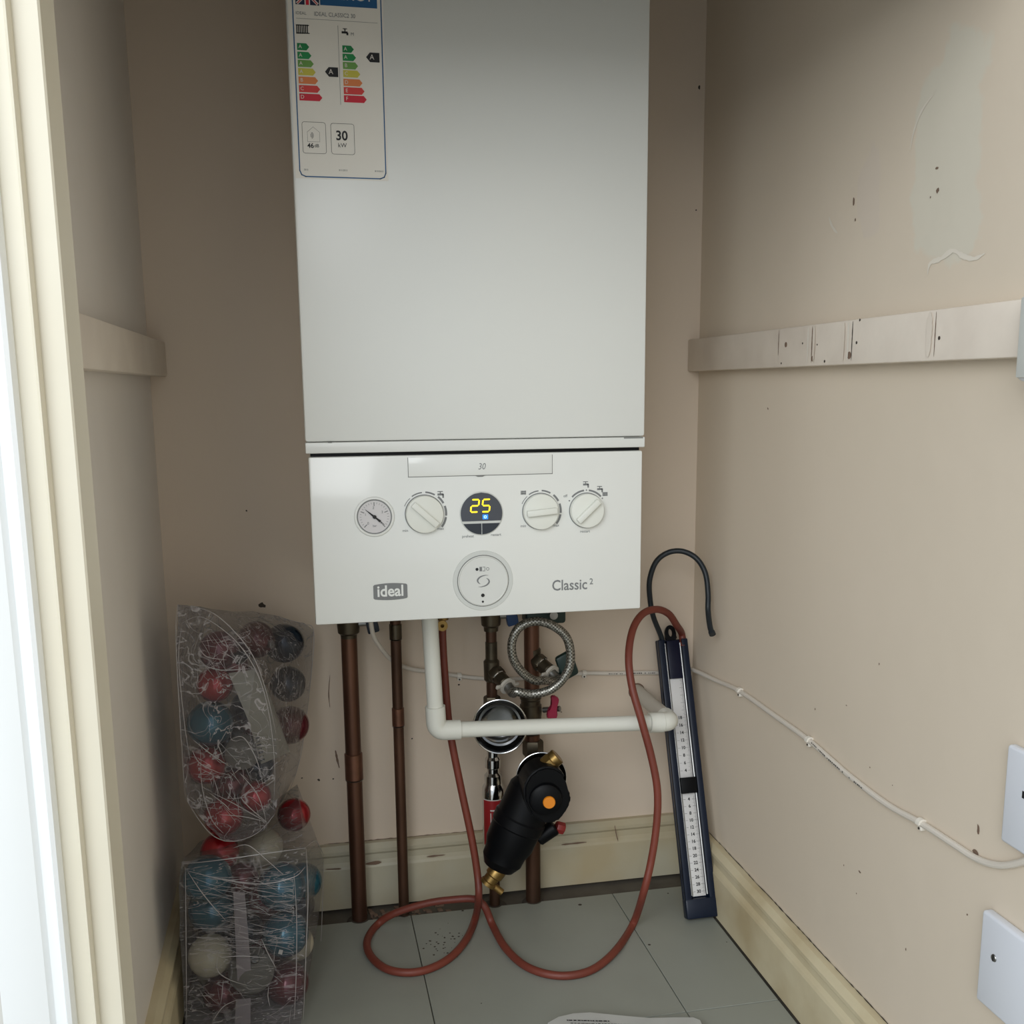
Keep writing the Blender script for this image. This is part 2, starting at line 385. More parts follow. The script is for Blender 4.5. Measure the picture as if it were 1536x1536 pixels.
# skirting boards: moulded profile (offset from wall, height)
SK = .0985
prof = [(0, .002), (.018, .002), (.018, .064), (.0165, .068), (.0125, .073), (.0125, .082), (.0155, .086), (.0155, .091), (.009, SK), (0, SK)]
def skirting(name, a, b, nrm, m, pr=prof):
    bm = B(); a, b, nrm = Vector(a), Vector(b), Vector(nrm)
    A = [bm.verts.new(a+nrm*o+ZD*h) for o, h in pr]; C_ = [bm.verts.new(b+nrm*o+ZD*h) for o, h in pr]
    bm.faces.new(A); bm.faces.new(C_[::-1]); n = len(pr)
    for i in range(n): bm.faces.new((A[i], C_[i], C_[(i+1) % n], A[(i+1) % n]))
    return obj(name, bm, m, ang=15, kind='structure')
sb = skirting('baseboard_back', (xL+.0002, 0, 0), (xR-.0002, 0, 0), (0, -1, 0), 'skirtb')
skl = skirting('baseboard_left', (xL, -.0185, 0), (xL, -.66, 0), (1, 0, 0), 'skirt')
skr = skirting('baseboard_right', (xR, -.0185, 0), (xR, -1.6, 0), (-1, 0, 0), 'skirt')
def blob_line(bm, pts, w, nrm, thick=.0004, jit=.35):
    """hand-worn irregular line as a thin raised ribbon"""
    P = smoothpts(pts, 5); nrm = Vector(nrm); L_ = []; R2 = []
    for i, p in enumerate(P):
        t = (P[min(i+1, len(P)-1)]-P[max(i-1, 0)]).normalized(); s = t.cross(nrm).normalized()
        ww = w*(1-abs(2*i/(len(P)-1)-1)**3*.8)*(1+random.uniform(-jit, jit))
        L_.append(bm.verts.new(p+s*ww+nrm*thick)); R2.append(bm.verts.new(p-s*ww+nrm*thick))
    for i in range(len(P)-1): bm.faces.new((L_[i], L_[i+1], R2[i+1], R2[i]))
# chips and cracks along the skirting boards
bm = B(); fy = -.0181
blob_line(bm, [onY(842, 1267, fy), onY(880, 1263, fy)], .0012, (0, -1, 0)); blob_line(bm, [onY(922, 1238, fy+.003), onY(924, 1250, fy), onY(927, 1262, fy)], .0008, (0, -1, 0))
blob_line(bm, [onY(548, 1296, fy), onY(572, 1293, fy)], .0028, (0, -1, 0)); blob_line(bm, [onY(640, 1285, fy), onY(668, 1282, fy)], .0012, (0, -1, 0))
blob_line(bm, [onY(488, 1304, fy), onY(512, 1303, fy)], .0012, (0, -1, 0))
obj('paint_chip', bm, 'chip', sb, smooth=False, kind='stuff')
bm = B()
blob_line(bm, [onY(x, 1267-(x-480)*.0875, -.0003) for x in range(486, 1011, 25)], .0011, (0, -1, 0), .0002, .6)
obj('crack', bm, 'chip', sb, smooth=False, kind='stuff')
bm = B(); blob_line(bm, [Vector((xR-.0005, y, SK+.0008+random.uniform(-.0006, .0006))) for y in [-.02-.03*k for k in range(24)]], .0007, (-1, 0, 0), .0002, .7)
obj('crack', bm, 'dirt', skr, smooth=False, kind='stuff')

# marks on the walls
def wall_marks(name, parent, spots, plane, m):
    bm = B()
    for (x, y, s, e) in spots:
        if plane == 'back': c = onY(x, y, 0); a, b_, n = Vector((1, 0, 0)), ZD, Vector((0, -1, 0))
        elif plane == 'right': c = onX(x, y, xR); a, b_, n = Vector((0, 1, 0)), ZD, Vector((-1, 0, 0))
        k = 9; vs_ = []
        for i in range(k):
            t = 2*PI*i/k; q = s*(1+random.uniform(-.35, .35)); vs_.append(bm.verts.new(c+a*math.cos(t)*q+b_*math.sin(t)*q*e+n*.0003))
        bm.faces.new(vs_)
    return obj(name, bm, m, parent, smooth=False, kind='stuff')
wb_ = bpy.data.objects['wall_back']
wall_marks('scuff', wb_, [(393, 908, .0045, .9), (1049, 131, .0016, 2), (1044, 315, .0012, 1), (688, 1027, .0016, 1), (618, 1108, .0012, 1), (453, 1167, .0012, 1), (478, 1170, .002, .8), (500, 1168, .0012, 1), (370, 766, .0012, 1), (842, 1068, .001, 1)], 'back', 'dirt')
wall_marks('paint_chip', wr, [(1281, 302, .0018, 3), (1283, 330, .0014, 1.2), (1406, 252, .0022, .6), (1407, 285, .0022, 1.2), (1396, 296, .001, 1), (1464, 1279, .004, .9), (1468, 1243, .002, 2.2), (1290, 1308, .0022, .6), (1285, 1340, .001, 1), (1266, 1298, .001, 1), (1152, 613, .002, .7), (1319, 996, .001, 1.2), (1270, 1058, .0016, .4), (1451, 1372, .001, 1), (1359, 1424, .0008, 2), (1339, 1178, .0008, 1), (1223, 1064, .0012, 1), (1305, 1151, .0012, .6), (1475, 1419, .0012, 2)], 'right', 'chip')
bm = B()
blob_line(bm, [onX(x, y, xR) for x, y in ((1392, 412), (1396, 395), (1412, 388), (1430, 376), (1445, 384), (1462, 388), (1478, 380))], .0022, (-1, 0, 0), .0005)
blob_line(bm, [onX(x, y, xR) for x, y in ((1402, 140), (1384, 165), (1372, 195), (1366, 225))], .0014, (-1, 0, 0), .0005)
blob_line(bm, [onX(x, y, xR) for x, y in ((1244, 325), (1249, 340), (1257, 350))], .0018, (-1, 0, 0), .0005)
obj('filler_ridge', bm, 'filler', wr, smooth=False, kind='stuff')
bm = B(); blob_line(bm, [onY(x, y, 0) for x, y in ((495, 1012), (493, 1040), (495, 1062))], .0006, (0, -1, 0)); blob_line(bm, [onY(x, y, 0) for x, y in ((503, 1125), (506, 1140), (509, 1152))], .0014, (0, -1, 0))
obj('scratch', bm, 'chip', wb_, smooth=False, kind='stuff')

# battens
zt, zb, zt2, zb2 = .83105, .78555, .82689, .78225
tb = obj('trim_1', box(B(), (xL, -.6595, zb2), (xL+.022, -.0002, zt2), .002), 'batten', kind='structure')
tr_ = obj('trim_2', box(B(), (xR-.018, -.86, zb), (xR, -.0002, zt), .002), 'batten', kind='structure')
xf = xR-.018
for px, w, m in ((1168, .0007, 'chip'), (1218, .0009, 'chip'), (1212, .0014, 'clip'), (1272, .0016, 'clip'), (1278, .0008, 'dirt'), (1394, .0042, 'batten'), (1402, .0006, 'chip'), (1222, .002, 'batten'), (1266, .0024, 'batten')):
    bm = B(); blob_line(bm, [Vector((xf, onX(px, 520, xf).y, z)) for z in (zb+.004 if px != 1168 else zb+.014, zb+.02, zt-.012, zt-.002)], w, (-1, 0, 0), .0012 if m == 'batten' else .0004, .2)
    obj('filler_ridge', bm, m, tr_, smooth=False)
for (px, py, s) in ((1179, 517, .0032), (1285, 514, .0016), (1409, 507, .0018), (1219, 538, .0032), (1274, 533, .004), (1237, 542, .0016), (1204, 515, .0012), (1290, 480, .0014), (1172, 545, .0012), (1226, 517, .001)):
    bm = B(); c = onX(px, py, xf); k = 9
    lathe(bm, c, (-1, 0, 0), [(s*.9, -.0002), (s, .0003), (s*.4, .0005)], 9)
    obj('screw_hole', bm, 'dirt' if s < .003 else 'chip', tr_, smooth=False)

# door frame steps on the left, then the moulded white architrave
xj = lambda px, y: onY(px, 768, y).x
ap = [(XN-.0275, -.6605), (XN, -.6605), (XN-.0006, -.6635), (onY(123, 768, YF).x, YF+.0015), (onY(122, 768, YF).x-.001, YF), (XN-.0275, YF)]
bm = B(); prism(bm, [(x, y, 0) for x, y in ap], (0, 0, HB)); obj('trim_3', bm, 'gloss', ang=15, kind='structure')
a_ = YF-.007
ap = [(xj(80, a_), YF), (xj(80, a_), YF-.005), (xj(77, a_), YF-.009), (xj(72, a_), YF-.0065), (xj(44, a_), YF-.0065), (xj(42, a_-.004), YF)]
bm = B(); prism(bm, [(x, y, 0) for x, y in ap], (0, 0, HB)); obj('trim_4', bm, 'gloss', ang=20, kind='structure')
a_ = YF-.013
ap = [(xj(42, a_), YF-.0055), (xj(42, a_), YF-.011), (xj(38, a_), YF-.016), (xj(31, a_), YF-.0175), (xj(27, a_), YF-.013), (xj(10, a_), YF-.0125), (xj(2, a_), YF-.017), (xj(-25, a_), YF-.021), (xj(-70, a_), YF-.023), (xj(-80, a_), YF-.0055)]
bm = B(); prism(bm, [(x, y, 0) for x, y in ap], (0, 0, HB+.07)); obj('trim_5', bm, 'door', ang=20, kind='structure')
bm = B(); box(bm, (xj(42, a_)+.0005, YF-.105, HB+.001), (xR, YF-.0905, HB+.07), .004); obj('trim_6', bm, 'door', ang=20, kind='structure')
bm = B(); box(bm, (XN+.0005, YF, HB-.012), (xR, -.6605, HB), .0015)
obj('trim_7', bm, 'gloss', kind='structure')

# ================================================================ BOILER
BD = .285; bx = -.131005; BW = .395; bz = .494949; sz = .689417; uz = .705211; FY = -BD
bo = thing('boiler', (bx+BW/2, 0, bz), 'white wall-hung combi boiler with dials and a lit display', 'boiler')
def Fp(x, y, d=0.0): return onY(x, y, FY-d)
obj('casing', box(B(), (bx+.004, -.262, bz+.012), (bx+BW-.004, -.002, 1.195), .003), 'boiler', bo)
obj('front_door', box(B(), (bx-.0022, FY, uz+.0006), (bx+BW+.0022, -.2625, 1.197), .003), 'boiler', bo)
obj('lower_rail', box(B(), (bx-.0022, FY-.0006, sz+.0035), (bx+BW+.0022, -.2625, uz), .0012), 'boiler', bo)
bm = B(); box(bm, (bx+.0005, FY, bz), (bx+BW-.0005, -.2625, sz-.0005), .0022)
cp = obj('control_panel', bm, 'panel', bo)
obj('shadow_gap', box(B(), (bx+.003, FY+.006, sz-.0006), (bx+BW-.003, -.2625, sz+.0036)), 'black', bo)
for px, py in ((492, 663), (936, 656)):
    obj('latch_slot', box(B(), Fp(px, py, .0007), Fp(px+(6 if px < 800 else 28), py+1.3, -.001)), 'groove', bo)
# flap with rating number
a, b_ = Fp(612, 686), Fp(828, 710)
fl = obj('flap', box(B(), (a.x, FY-.0008, b_.z), (b_.x, FY+.001, sz-.003), .0004), 'panel', bo)
bm = B()
for s, e in (((a.x-.0006, b_.z-.0006), (a.x, sz-.003)), ((b_.x, b_.z-.0006), (b_.x+.0006, sz-.003)), ((a.x-.0006, b_.z-.0007), (b_.x+.0006, b_.z))):
    box(bm, (s[0], FY-.0003, s[1]), (e[0], FY+.0003, e[1]))
c = Fp(720, 710)
fill(bm, [(c.x-.007, FY-.0009, b_.z), (c.x+.007, FY-.0009, b_.z), (c.x+.003, FY-.0009, b_.z-.0018), (c.x-.003, FY-.0009, b_.z-.0018)])
obj('flap_gap', bm, 'groove', fl, smooth=False, kind='stuff')
obj('number_print', text(B(), '30', Fp(722.5, 700, .0009), XD, ZD, .0105, squeeze=.85, shear=.2), 'print', fl, smooth=False)

# pressure gauge
c = Fp(561.5, 775)
g = obj('pressure_gauge', lathe(B(), c, (0, -1, 0), [(.0232, 0), (.0232, .001), (.0222, .002), (.0205, .0022), (.0196, .001), (.0001, .0009)], 56), 'panel', bo, ang=25)
obj('bezel_ring', annulus(B(), c+Vector((0, -.0012, 0)), .0188, .0199, thick=.0006), 'print', g, smooth=False)
dl = obj('dial', lathe(B(), c+Vector((0, -.0012, 0)), (0, -1, 0), [(.0188, 0), (.0188, .0003)], 48), 'dial', g, smooth=False)
bm = B(); dc = c+Vector((0, -.0017, 0))
for k in range(25):
    t = math.radians(225-270*k/24); r1 = .0125 if k % 6 == 0 else .0148
    d = Vector((math.cos(t), 0, math.sin(t))); s = Vector((-math.sin(t), 0, math.cos(t)))*(.0005 if k % 6 == 0 else .0002)
    fill(bm, [dc+d*r1-s, dc+d*.0168-s, dc+d*.0168+s, dc+d*r1+s])
for k, t in (('0', 225), ('1', 165), ('2', 95), ('3', 30), ('4', -45)):
    t = math.radians(t); text(bm, k, dc+Vector((math.cos(t), 0, math.sin(t)))*.0105, XD, ZD, .0042)
text(bm, 'bar', dc+Vector((0, 0, -.0105)), XD, ZD, .0034)
obj('dial_print', bm, 'print', g, smooth=False, kind='stuff')
bm = B(); t = math.radians(140); d = Vector((math.cos(t), 0, math.sin(t))); s = Vector((-math.sin(t), 0, math.cos(t))); nc = c+Vector((0, -.0024, 0))
prism(bm, [nc+d*.0145, nc+d*.002+s*.0011, nc-d*.002+s*.0008, nc-d*.0085+s*.0014, nc-d*.0085+s*.0004, nc-d*.0145+s*.0002, nc-d*.0145-s*.0002, nc-d*.0085-s*.0004, nc-d*.0085-s*.0014, nc-d*.002-s*.0008, nc+d*.002-s*.0011], (0, -.0004, 0))
lathe(bm, nc, (0, -1, 0), [(.0022, 0), (.0022, .0008), (.001, .001)], 16)
obj('needle', bm, 'black_print', g, smooth=False)

def tap_icon(bm, c, s):
    box(bm, c+Vector((-s*.5, -.0002, s*.42)), c+Vector((s*.35, 0, s*.55))); box(bm, c+Vector((-s*.12, -.0002, s*.1)), c+Vector((s*.0, 0, s*.5)))
    box(bm, c+Vector((-s*.5, -.0002, -.12*s)), c+Vector((s*.4, 0, s*.2))); box(bm, c+Vector((s*.25, -.0002, -s*.5)), c+Vector((s*.5, 0, s*.12)))
def rad_icon(bm, c, s):
    for k in range(5): box(bm, c+Vector((-s*.5+k*s*.22, -.0002, -s*.4)), c+Vector((-s*.5+k*s*.22+s*.14, 0, s*.4)))
    box(bm, c+Vector((-s*.5, -.0002, s*.1)), c+Vector((s*.52, 0, s*.2))); box(bm, c+Vector((-s*.5, -.0002, -s*.25)), c+Vector((s*.52, 0, -s*.15)))
def knob(px, py, r, ang, arcs, dots=()):
    c = Fp(px, py)
    obj('knob_recess', annulus(B(), c, r*.985, r+.0009, thick=.0003), 'print', bo, smooth=False)
    k = obj('knob', lathe(B(), c, (0, -1, 0), [(r, 0), (r, .006), (r*.97, .0075), (r*.86, .008), (.0001, .0082)], 56), 'knob', bo, ang=30)
    t = math.radians(ang); d = Vector((math.cos(t), 0, math.sin(t))); s = Vector((-math.sin(t), 0, math.cos(t))); cc = c+Vector((0, -.0105, 0))
    obj('grip_bar', obox(B(), cc, d*(r*.86), s*(r*.17), Vector((0, .0035, 0)), .0012), 'knob', k)
    bm = B()
    for a0, a1, w in arcs: annulus(bm, c, r+.0026, r+.0026+w, math.radians(a0), math.radians(a1), 10, thick=.0002)
    for a0 in dots:
        t = math.radians(a0); annulus(bm, c+Vector((math.cos(t), 0, math.sin(t)))*(r+.0038), .0001, .0009, n=12, thick=.0002)
    obj('dial_marks', bm, 'print', bo, smooth=False, kind='stuff')
A1 = [(178-k*34-9*0, 178-k*34-24, w) for k, w in zip(range(6), (.0003, .0006, .001, .0014, .0019, .002))]
A1 = [(157, 131, .0007), (124, 95, .0014), (86, 60, .0019), (50, 28, .0023), (20, -6, .0024), (-10, -38, .0024)]
A1 = [(min(a, b), max(a, b), w) for a, b, w in A1]
knob(636.5, 771, .0218, -42, A1); knob(810.5, 767, .0212, 5, A1)
knob(879.5, 765.5, .0205, 43, [(97, 137, .0021), (42, 83, .0021)], (90, 150, 35))
bm = B()
tap_icon(bm, Fp(661, 742, .0001), .0075); tap_icon(bm, Fp(879, 727, .0001), .0072); tap_icon(bm, Fp(900, 734, .0001), .0072)
rad_icon(bm, Fp(785, 739, .0001), .006); rad_icon(bm, Fp(907.5, 741, .0001), .006)
for s, x, y in (('min', 608, 796), ('max', 661, 793), ('min', 785, 789), ('max', 834, 788), ('off', 848, 744), ('restart', 877.5, 797), ('preheat', 702, 804.5), ('restart', 744, 802)):
    text(bm, s, Fp(x, y, .0002), XD, ZD, .0048, squeeze=.95)
obj('panel_print', bm, 'print', bo, smooth=False, kind='stuff')

# display
c = Fp(722, 770); R_ = .0247
disp = obj('display', lathe(B(), c, (0, -1, 0), [(R_+.0012, 0), (R_+.0012, .0006), (R_, .0012), (.0001, .0012)], 64), 'ring', bo, ang=20)
def chord(z0, z1, r, n=24):
    """circle segment between heights z0..z1 (relative)"""
    z0, z1 = max(z0, -r), min(z1, r); P = []
    for i in range(n+1):
        z = z0+(z1-z0)*i/n; P.append((math.sqrt(max(r*r-z*z, 0)), z))
    return P+[(-x, z) for x, z in reversed(P)]
def dpoly(P, d): return [c+Vector((x, -d, z)) for x, z in P if True]
def dedup(P):
    o = []
    for p in P:
        if not o or (Vector(p)-Vector(o[-1])).length > 1e-6: o.append(p)
    if (Vector(o[0])-Vector(o[-1])).length < 1e-6: o.pop()
    return o
obj('screen', prism(B(), dedup(dpoly(chord(-.0088, R_, R_), .0012)), (0, -.0005, 0)), 'display', disp, smooth=False)
for sgn in (-1, 1):
    P = [(x, z) for x, z in chord(-R_, -.0118, R_) if x*sgn >= 0]
    P = [(sgn*max(abs(x), .0005), z) for x, z in P]; P += [(sgn*.0005, -.0118), (sgn*.0005, -R_+.0001)] if sgn > 0 else [(sgn*.0005, -R_+.0001), (sgn*.0005, -.0118)]
    cx = sum(p[0] for p in P)/len(P); cz = sum(p[1] for p in P)/len(P)
    P = sorted({(round(x, 6), round(z, 6)) for x, z in P}, key=lambda q: math.atan2(q[1]-cz, q[0]-cx))
    obj('button', prism(B(), dpoly(P, .0012), (0, -.0007, 0)), 'buttons', disp, smooth=False)
def seg7(bm, s, o, w, h, sl=.12):
    segs = {'2': 'abged', '5': 'afgcd'}[s]; t = w*.2
    G = {'a': ((0, h), (w, h)), 'b': ((w, h), (w, h/2)), 'c': ((w, h/2), (w, 0)), 'd': ((0, 0), (w, 0)), 'e': ((0, h/2), (0, 0)), 'f': ((0, h), (0, h/2)), 'g': ((0, h/2), (w, h/2))}
    for k in segs:
        (x0, z0), (x1, z1) = G[k]; p = Vector((x0, z0)); q = Vector((x1, z1)); d = (q-p).normalized(); n = Vector((-d.y, d.x))
        p = p+d*t*.45; q = q-d*t*.45
        P = [p-d*t*.25, p+n*t/2+d*t*.2, q+n*t/2-d*t*.2, q+d*t*.25, q-n*t/2-d*t*.2, p-n*t/2+d*t*.2]
        prism(bm, [o+Vector((v.x+v.y*sl, 0, v.y)) for v in P], (0, -.0003, 0))
bm = B(); p = Fp(705.5, 768, 0); p.y = FY-.0017
seg7(bm, '2', p, .0088, .0145); p = Fp(722.3, 767.5, 0); p.y = FY-.0017; seg7(bm, '5', p, .0088, .0145)
obj('digits', bm, 'digit', disp, smooth=False)
p = Fp(727.5, 775); p.y = FY-.0017
bm = B(); box(bm, p+Vector((-.0032, 0, -.0028)), p+Vector((.0034, -.0003, .0028)), .0001); obj('indicator', bm, 'led', disp, smooth=False)
obj('indicator_symbol', annulus(B(), p+Vector((0, -.0003, 0)), .0009, .0018, n=16), 'ledw', disp, smooth=False)

# round cover cap
c = Fp(724.5, 871)
cap = obj('cover_cap', lathe(B(), c, (0, -1, 0), [(.0362, 0), (.0358, .0008), (.0318, .001)], 64), 'ring', bo, ang=40)
obj('cap_gap', annulus(B(), c+Vector((0, -.0009, 0)), .0302, .0312, thick=.0004), 'groove', cap, smooth=False)
dsk = obj('cap_disc', lathe(B(), c+Vector((0, -.0008, 0)), (0, -1, 0), [(.0303, 0), (.0303, .0014), (.0292, .0022), (.0285, .0017), (.0001, .0017)], 64), 'disc', cap, ang=25)
bm = B(); q = c+Vector((0, -.0027, 0))
for sgn in (1, -1):
    C1 = smoothpts([Vector((.0062, 0, .0066)), Vector((.0020, 0, .0068)), Vector((-.0035, 0, .0052)), Vector((-.0068, 0, .0018)), Vector((-.0062, 0, -.0014)), Vector((-.0036, 0, -.0034))], 5)
    n_ = len(C1); A_ = []; D_ = []
    for i_, p_ in enumerate(C1):
        t_ = (C1[min(i_+1, n_-1)]-C1[max(i_-1, 0)]).normalized(); s_ = Vector((-t_.z, 0, t_.x)); w_ = .00012+.00085*math.sin(PI*(i_/(n_-1))**1.3)
        A_.append(q+sgn*(p_+s_*w_)); D_.append(q+sgn*(p_-s_*w_))
    for i_ in range(n_-1): fill(bm, [A_[i_], A_[i_+1], D_[i_+1], D_[i_]])
obj('swirl_emblem', bm, 'print', cap, smooth=False)
for px, py, r in ((724.3, 893, .0022), (724.3, 902.5, .0013), (715.5, 854, .0018)): obj('dot', lathe(B(), Fp(px, py, .0026), (0, -1, 0), [(r, 0), (r, .0002)], 16), 'black_print', cap, smooth=False)

bm = B(); annulus(bm, Fp(731.5, 853.3, .0026), .0014, .0019, n=16); p = Fp(723.5, 853.5, .0026)
box(bm, p+Vector((-.0034, -.0002, -.0026)), p+Vector((-.0004, 0, .0026))); box(bm, p+Vector((.0004, -.0002, .0020)), p+Vector((.0032, 0, .0026))); box(bm, p+Vector((.0004, -.0002, -.0026)), p+Vector((.0032, 0, -.002))); box(bm, p+Vector((.0028, -.0002, -.0026)), p+Vector((.0032, 0, .0026)))
obj('cap_symbols', bm, 'print', cap, smooth=False, kind='stuff')

# badge and model lettering
a, b_ = Fp(561, 876.5), Fp(610, 898)
cx, cz = (a.x+b_.x)/2, (a.z+b_.z)/2; hw, hh = .0198, .0086
P = []
for i in range(9): t = -1+2*i/8; P.append(Vector((cx+hw*.93*t, FY, cz-hh-.0014*(1-t*t))))
for i in range(5): t = -1+2*i/4; P.append(Vector((cx+hw, FY, cz+hh*.86*t)))
for i in range(9): t = 1-2*i/8; P.append(Vector((cx+hw*.93*t, FY, cz+hh+.0014*(1-t*t))))
for i in range(5): t = 1-2*i/4; P.append(Vector((cx-hw, FY, cz+hh*.86*t)))
bd = obj('badge', prism(B(), P, (0, -.0006, 0)), 'print', bo, smooth=False)
obj('badge_lettering', text(B(), 'ideal', (cx, FY-.0007, cz+.0003), XD, ZD, .0185, squeeze=.92, bold=.0004), 'panel', bd, smooth=False)
bm = B(); text(bm, 'Classic', Fp(854.5, 878, .0002), XD, ZD, .0182, squeeze=.88, bold=.00022); text(bm, '2', Fp(887, 872.5, .0002), XD, ZD, .0105, squeeze=.9, bold=.0001)
obj('model_lettering', bm, 'print', bo, smooth=False)

# energy label (stuck on the case): traced in the label's own coordinates
el = obj('energy_label', box(B(), (Fp(432, 10).x, FY-.0003, Fp(500, 269).z), (Fp(573.5, 10).x+.001, FY-.0001, 1.185)), 'label', bo, smooth=False)
def LC(cx, cy, d=.0005): return Fp(420+cx*.18237, cy*.18229, d)
def lrect(bm, x0, y0, x1, y1):
    """upright rectangle; y is measured at the rectangle's middle"""
    p, q = LC(x0, (y0+y1)/2), LC(x1, (y0+y1)/2); m_ = (x0+x1)/2; t, b2 = LC(m_, y0), LC(m_, y1)
    fill(bm, [(p.x, t.y, t.z), (q.x, t.y, t.z), (q.x, t.y, b2.z), (p.x, t.y, b2.z)])
bm = B()
bl, br_, tz = LC(165, 1450), LC(872, 1472), 1.178
W = .0006
l0, l1, bzz = bl.x, br_.x, LC(500, 1461).z
P = [(l0, tz), (l0, bzz+.006), (l0+.0018, bzz+.0018), (l0+.006, bzz), (l1-.006, bzz), (l1-.0018, bzz+.0018), (l1, bzz+.006), (l1, tz)]
def outline(bm, P, w, y, closed=False):
    n = len(P)
    for i in range(n if closed else n-1):
        a = Vector((P[i][0], y, P[i][1])); b = Vector((P[(i+1) % n][0], y, P[(i+1) % n][1])); d = (b-a).normalized(); s = Vector((-d.z, 0, d.x))*w
        fill(bm, [a-s-d*w, b-s+d*w, b+s+d*w, a+s-d*w])
outline(bm, P, W, FY-.0005)
obj('label_border', bm, 'lblue', el, smooth=False)
xm = Vector((l0, 0, 0))
# header: blue band with white word, and flag
hz0 = LC(570, 56).z; fx1 = LC(330, 30).x
bm = B(); box(bm, (fx1, FY-.0005, hz0), (l1-.004, FY-.0004, hz0+.023)); obj('header_band', bm, 'lblue', el, smooth=False)
obj('header_word', text(B(), 'ENERGY', ((fx1+l1)/2-.004, FY-.0006, hz0+.0116), XD, ZD, .0175, squeeze=.86), 'lwhite', el, smooth=False)
f0, f1 = l0+.003, fx1-.001; fz0, fz1 = LC(220, 40).z, LC(220, 40).z+.022; fcx, fcz = (f0+f1)/2, (fz0+fz1)/2
bm = B(); box(bm, (f0, FY-.0005, fz0), (f1, FY-.0004, fz1)); obj('flag_field', bm, 'navyp', el, smooth=False)
bm = B()
def bar(bm, p, q, w, y):
    a = Vector((p[0], y, p[1])); b = Vector((q[0], y, q[1])); d = (b-a).normalized(); s = Vector((-d.z, 0, d.x))*w; fill(bm, [a-s, b-s, b+s, a+s])
bar(bm, (f0+.0015, fz0+.001), (f1-.0015, fz1-.001), .0014, FY-.00055); bar(bm, (f1-.0015, fz0+.001), (f0+.0015, fz1-.001), .0014, FY-.00056)
bar(bm, (fcx, fz0), (fcx, fz1), .0028, FY-.00057); bar(bm, (f0, fcz), (f1, fcz), .0028, FY-.00058)
obj('flag_white', bm, 'lwhite', el, smooth=False)
bm = B()
bar(bm, (f0+.002, fz0+.0012), (f1-.002, fz1-.0012), .0005, FY-.0006); bar(bm, (f1-.002, fz0+.0012), (f0+.002, fz1-.0012), .0005, FY-.00061)
bar(bm, (fcx, fz0), (fcx, fz1), .0016, FY-.00062); bar(bm, (f0, fcz), (f1, fcz), .0016, FY-.00063)
obj('flag_red', bm, 'e7', el, smooth=False)
bm = B()
text(bm, 'IDEAL', LC(172, 108), XD, ZD, .0042); text(bm, 'IDEAL CLASSIC2 30', LC(450, 125), XD, ZD, .0058, squeeze=.88)
lz = LC(460, 170).z; box(bm, (l0+.003, FY-.0005, lz), (l1-.004, FY-.0004, lz+.0003))
vx = LC(487, 520).x; box(bm, (vx-.0002, FY-.0005, LC(487, 862).z), (vx+.0002, FY-.0004, LC(480, 210).z))
text(bm, 'M', LC(595, 282), XD, ZD, .0045)
text(bm, '2015', LC(215, 1397), XD, ZD, .0024); text(bm, '811/2013', LC(520, 1402), XD, ZD, .0024); text(bm, '813/2013', LC(815, 1410), XD, ZD, .0024)
obj('label_small_print', bm, 'print', el, smooth=False, kind='stuff')
bm = B()
for k in range(7): lrect(bm, 134+k*14.5, 203, 143+k*14.5, 278)
lrect(bm, 130, 203, 238, 211); lrect(bm, 134, 268, 244, 276)
lrect(bm, 516, 234, 552, 240); lrect(bm, 530, 238, 538, 262); lrect(bm, 507, 258, 556, 276); lrect(bm, 546, 268, 562, 290)
text(bm, '30', LC(508, 1120), XD, ZD, .0135, squeeze=.95, bold=.0003); text(bm, 'kW', LC(513, 1197), XD, ZD, .0062)
text(bm, '46', LC(252, 1200), XD, ZD, .0068, bold=.00015); text(bm, 'dB', LC(302, 1200), XD, ZD, .0048)
outline(bm, [(LC(x, y).x, LC(x, y).z) for x, y in ((228, 1165), (224, 1085), (272, 1044), (326, 1090), (328, 1168))], .0001, FY-.0005, True)
for r in (.0012, .0024, .0036): annulus(bm, LC(245, 1113), r, r+.0004, -1.0, 1.0, 8, thick=.0001)
for (x0, y0, x1, y1) in ((180, 1005, 378, 1262), (416, 1018, 612, 1270)):
    xa, xb = LC((x0+5), (y0+y1)/2).x, LC(x1, (y0+y1)/2).x; za, zb_ = LC((x0+x1)/2, y1).z, LC((x0+x1)/2, y0).z; q_ = .0022
    outline(bm, [(xa, za+q_), (xa+q_*.3, za+q_*.3), (xa+q_, za), (xb-q_, za), (xb-q_*.3, za+q_*.3), (xb, za+q_), (xb, zb_-q_), (xb-q_*.3, zb_-q_*.3), (xb-q_, zb_), (xa+q_, zb_), (xa+q_*.3, zb_-q_*.3), (xa, zb_-q_)], .00018, FY-.0005, True)
obj('label_print', bm, 'black_print', el, smooth=False, kind='stuff')
letters = B()
def arrow(x0, x1, cy, hh_, letter, m, left=False):
    p, q = LC(x0, cy), LC(x1, cy); h = hh_*.18229*pxr(p); y = FY-.0005; z = p.z; tip = h*.85*(1 if not left else -1)
    if not left: P = [(p.x, z-h), (q.x-tip, z-h), (q.x, z), (q.x-tip, z+h), (p.x, z+h)]
    else: P = [(p.x, z), (p.x-tip, z-h), (q.x, z-h), (q.x, z+h), (p.x-tip, z+h)]
    bm = B(); prism(bm, [(a, y, b) for a, b in P], (0, -.0001, 0)); obj('rating_arrow', bm, m, el, smooth=False)
    text(letters, letter, Vector((p.x+(.0032 if not left else .0062), FY-.0008, z)), XD, ZD, h*1.5)
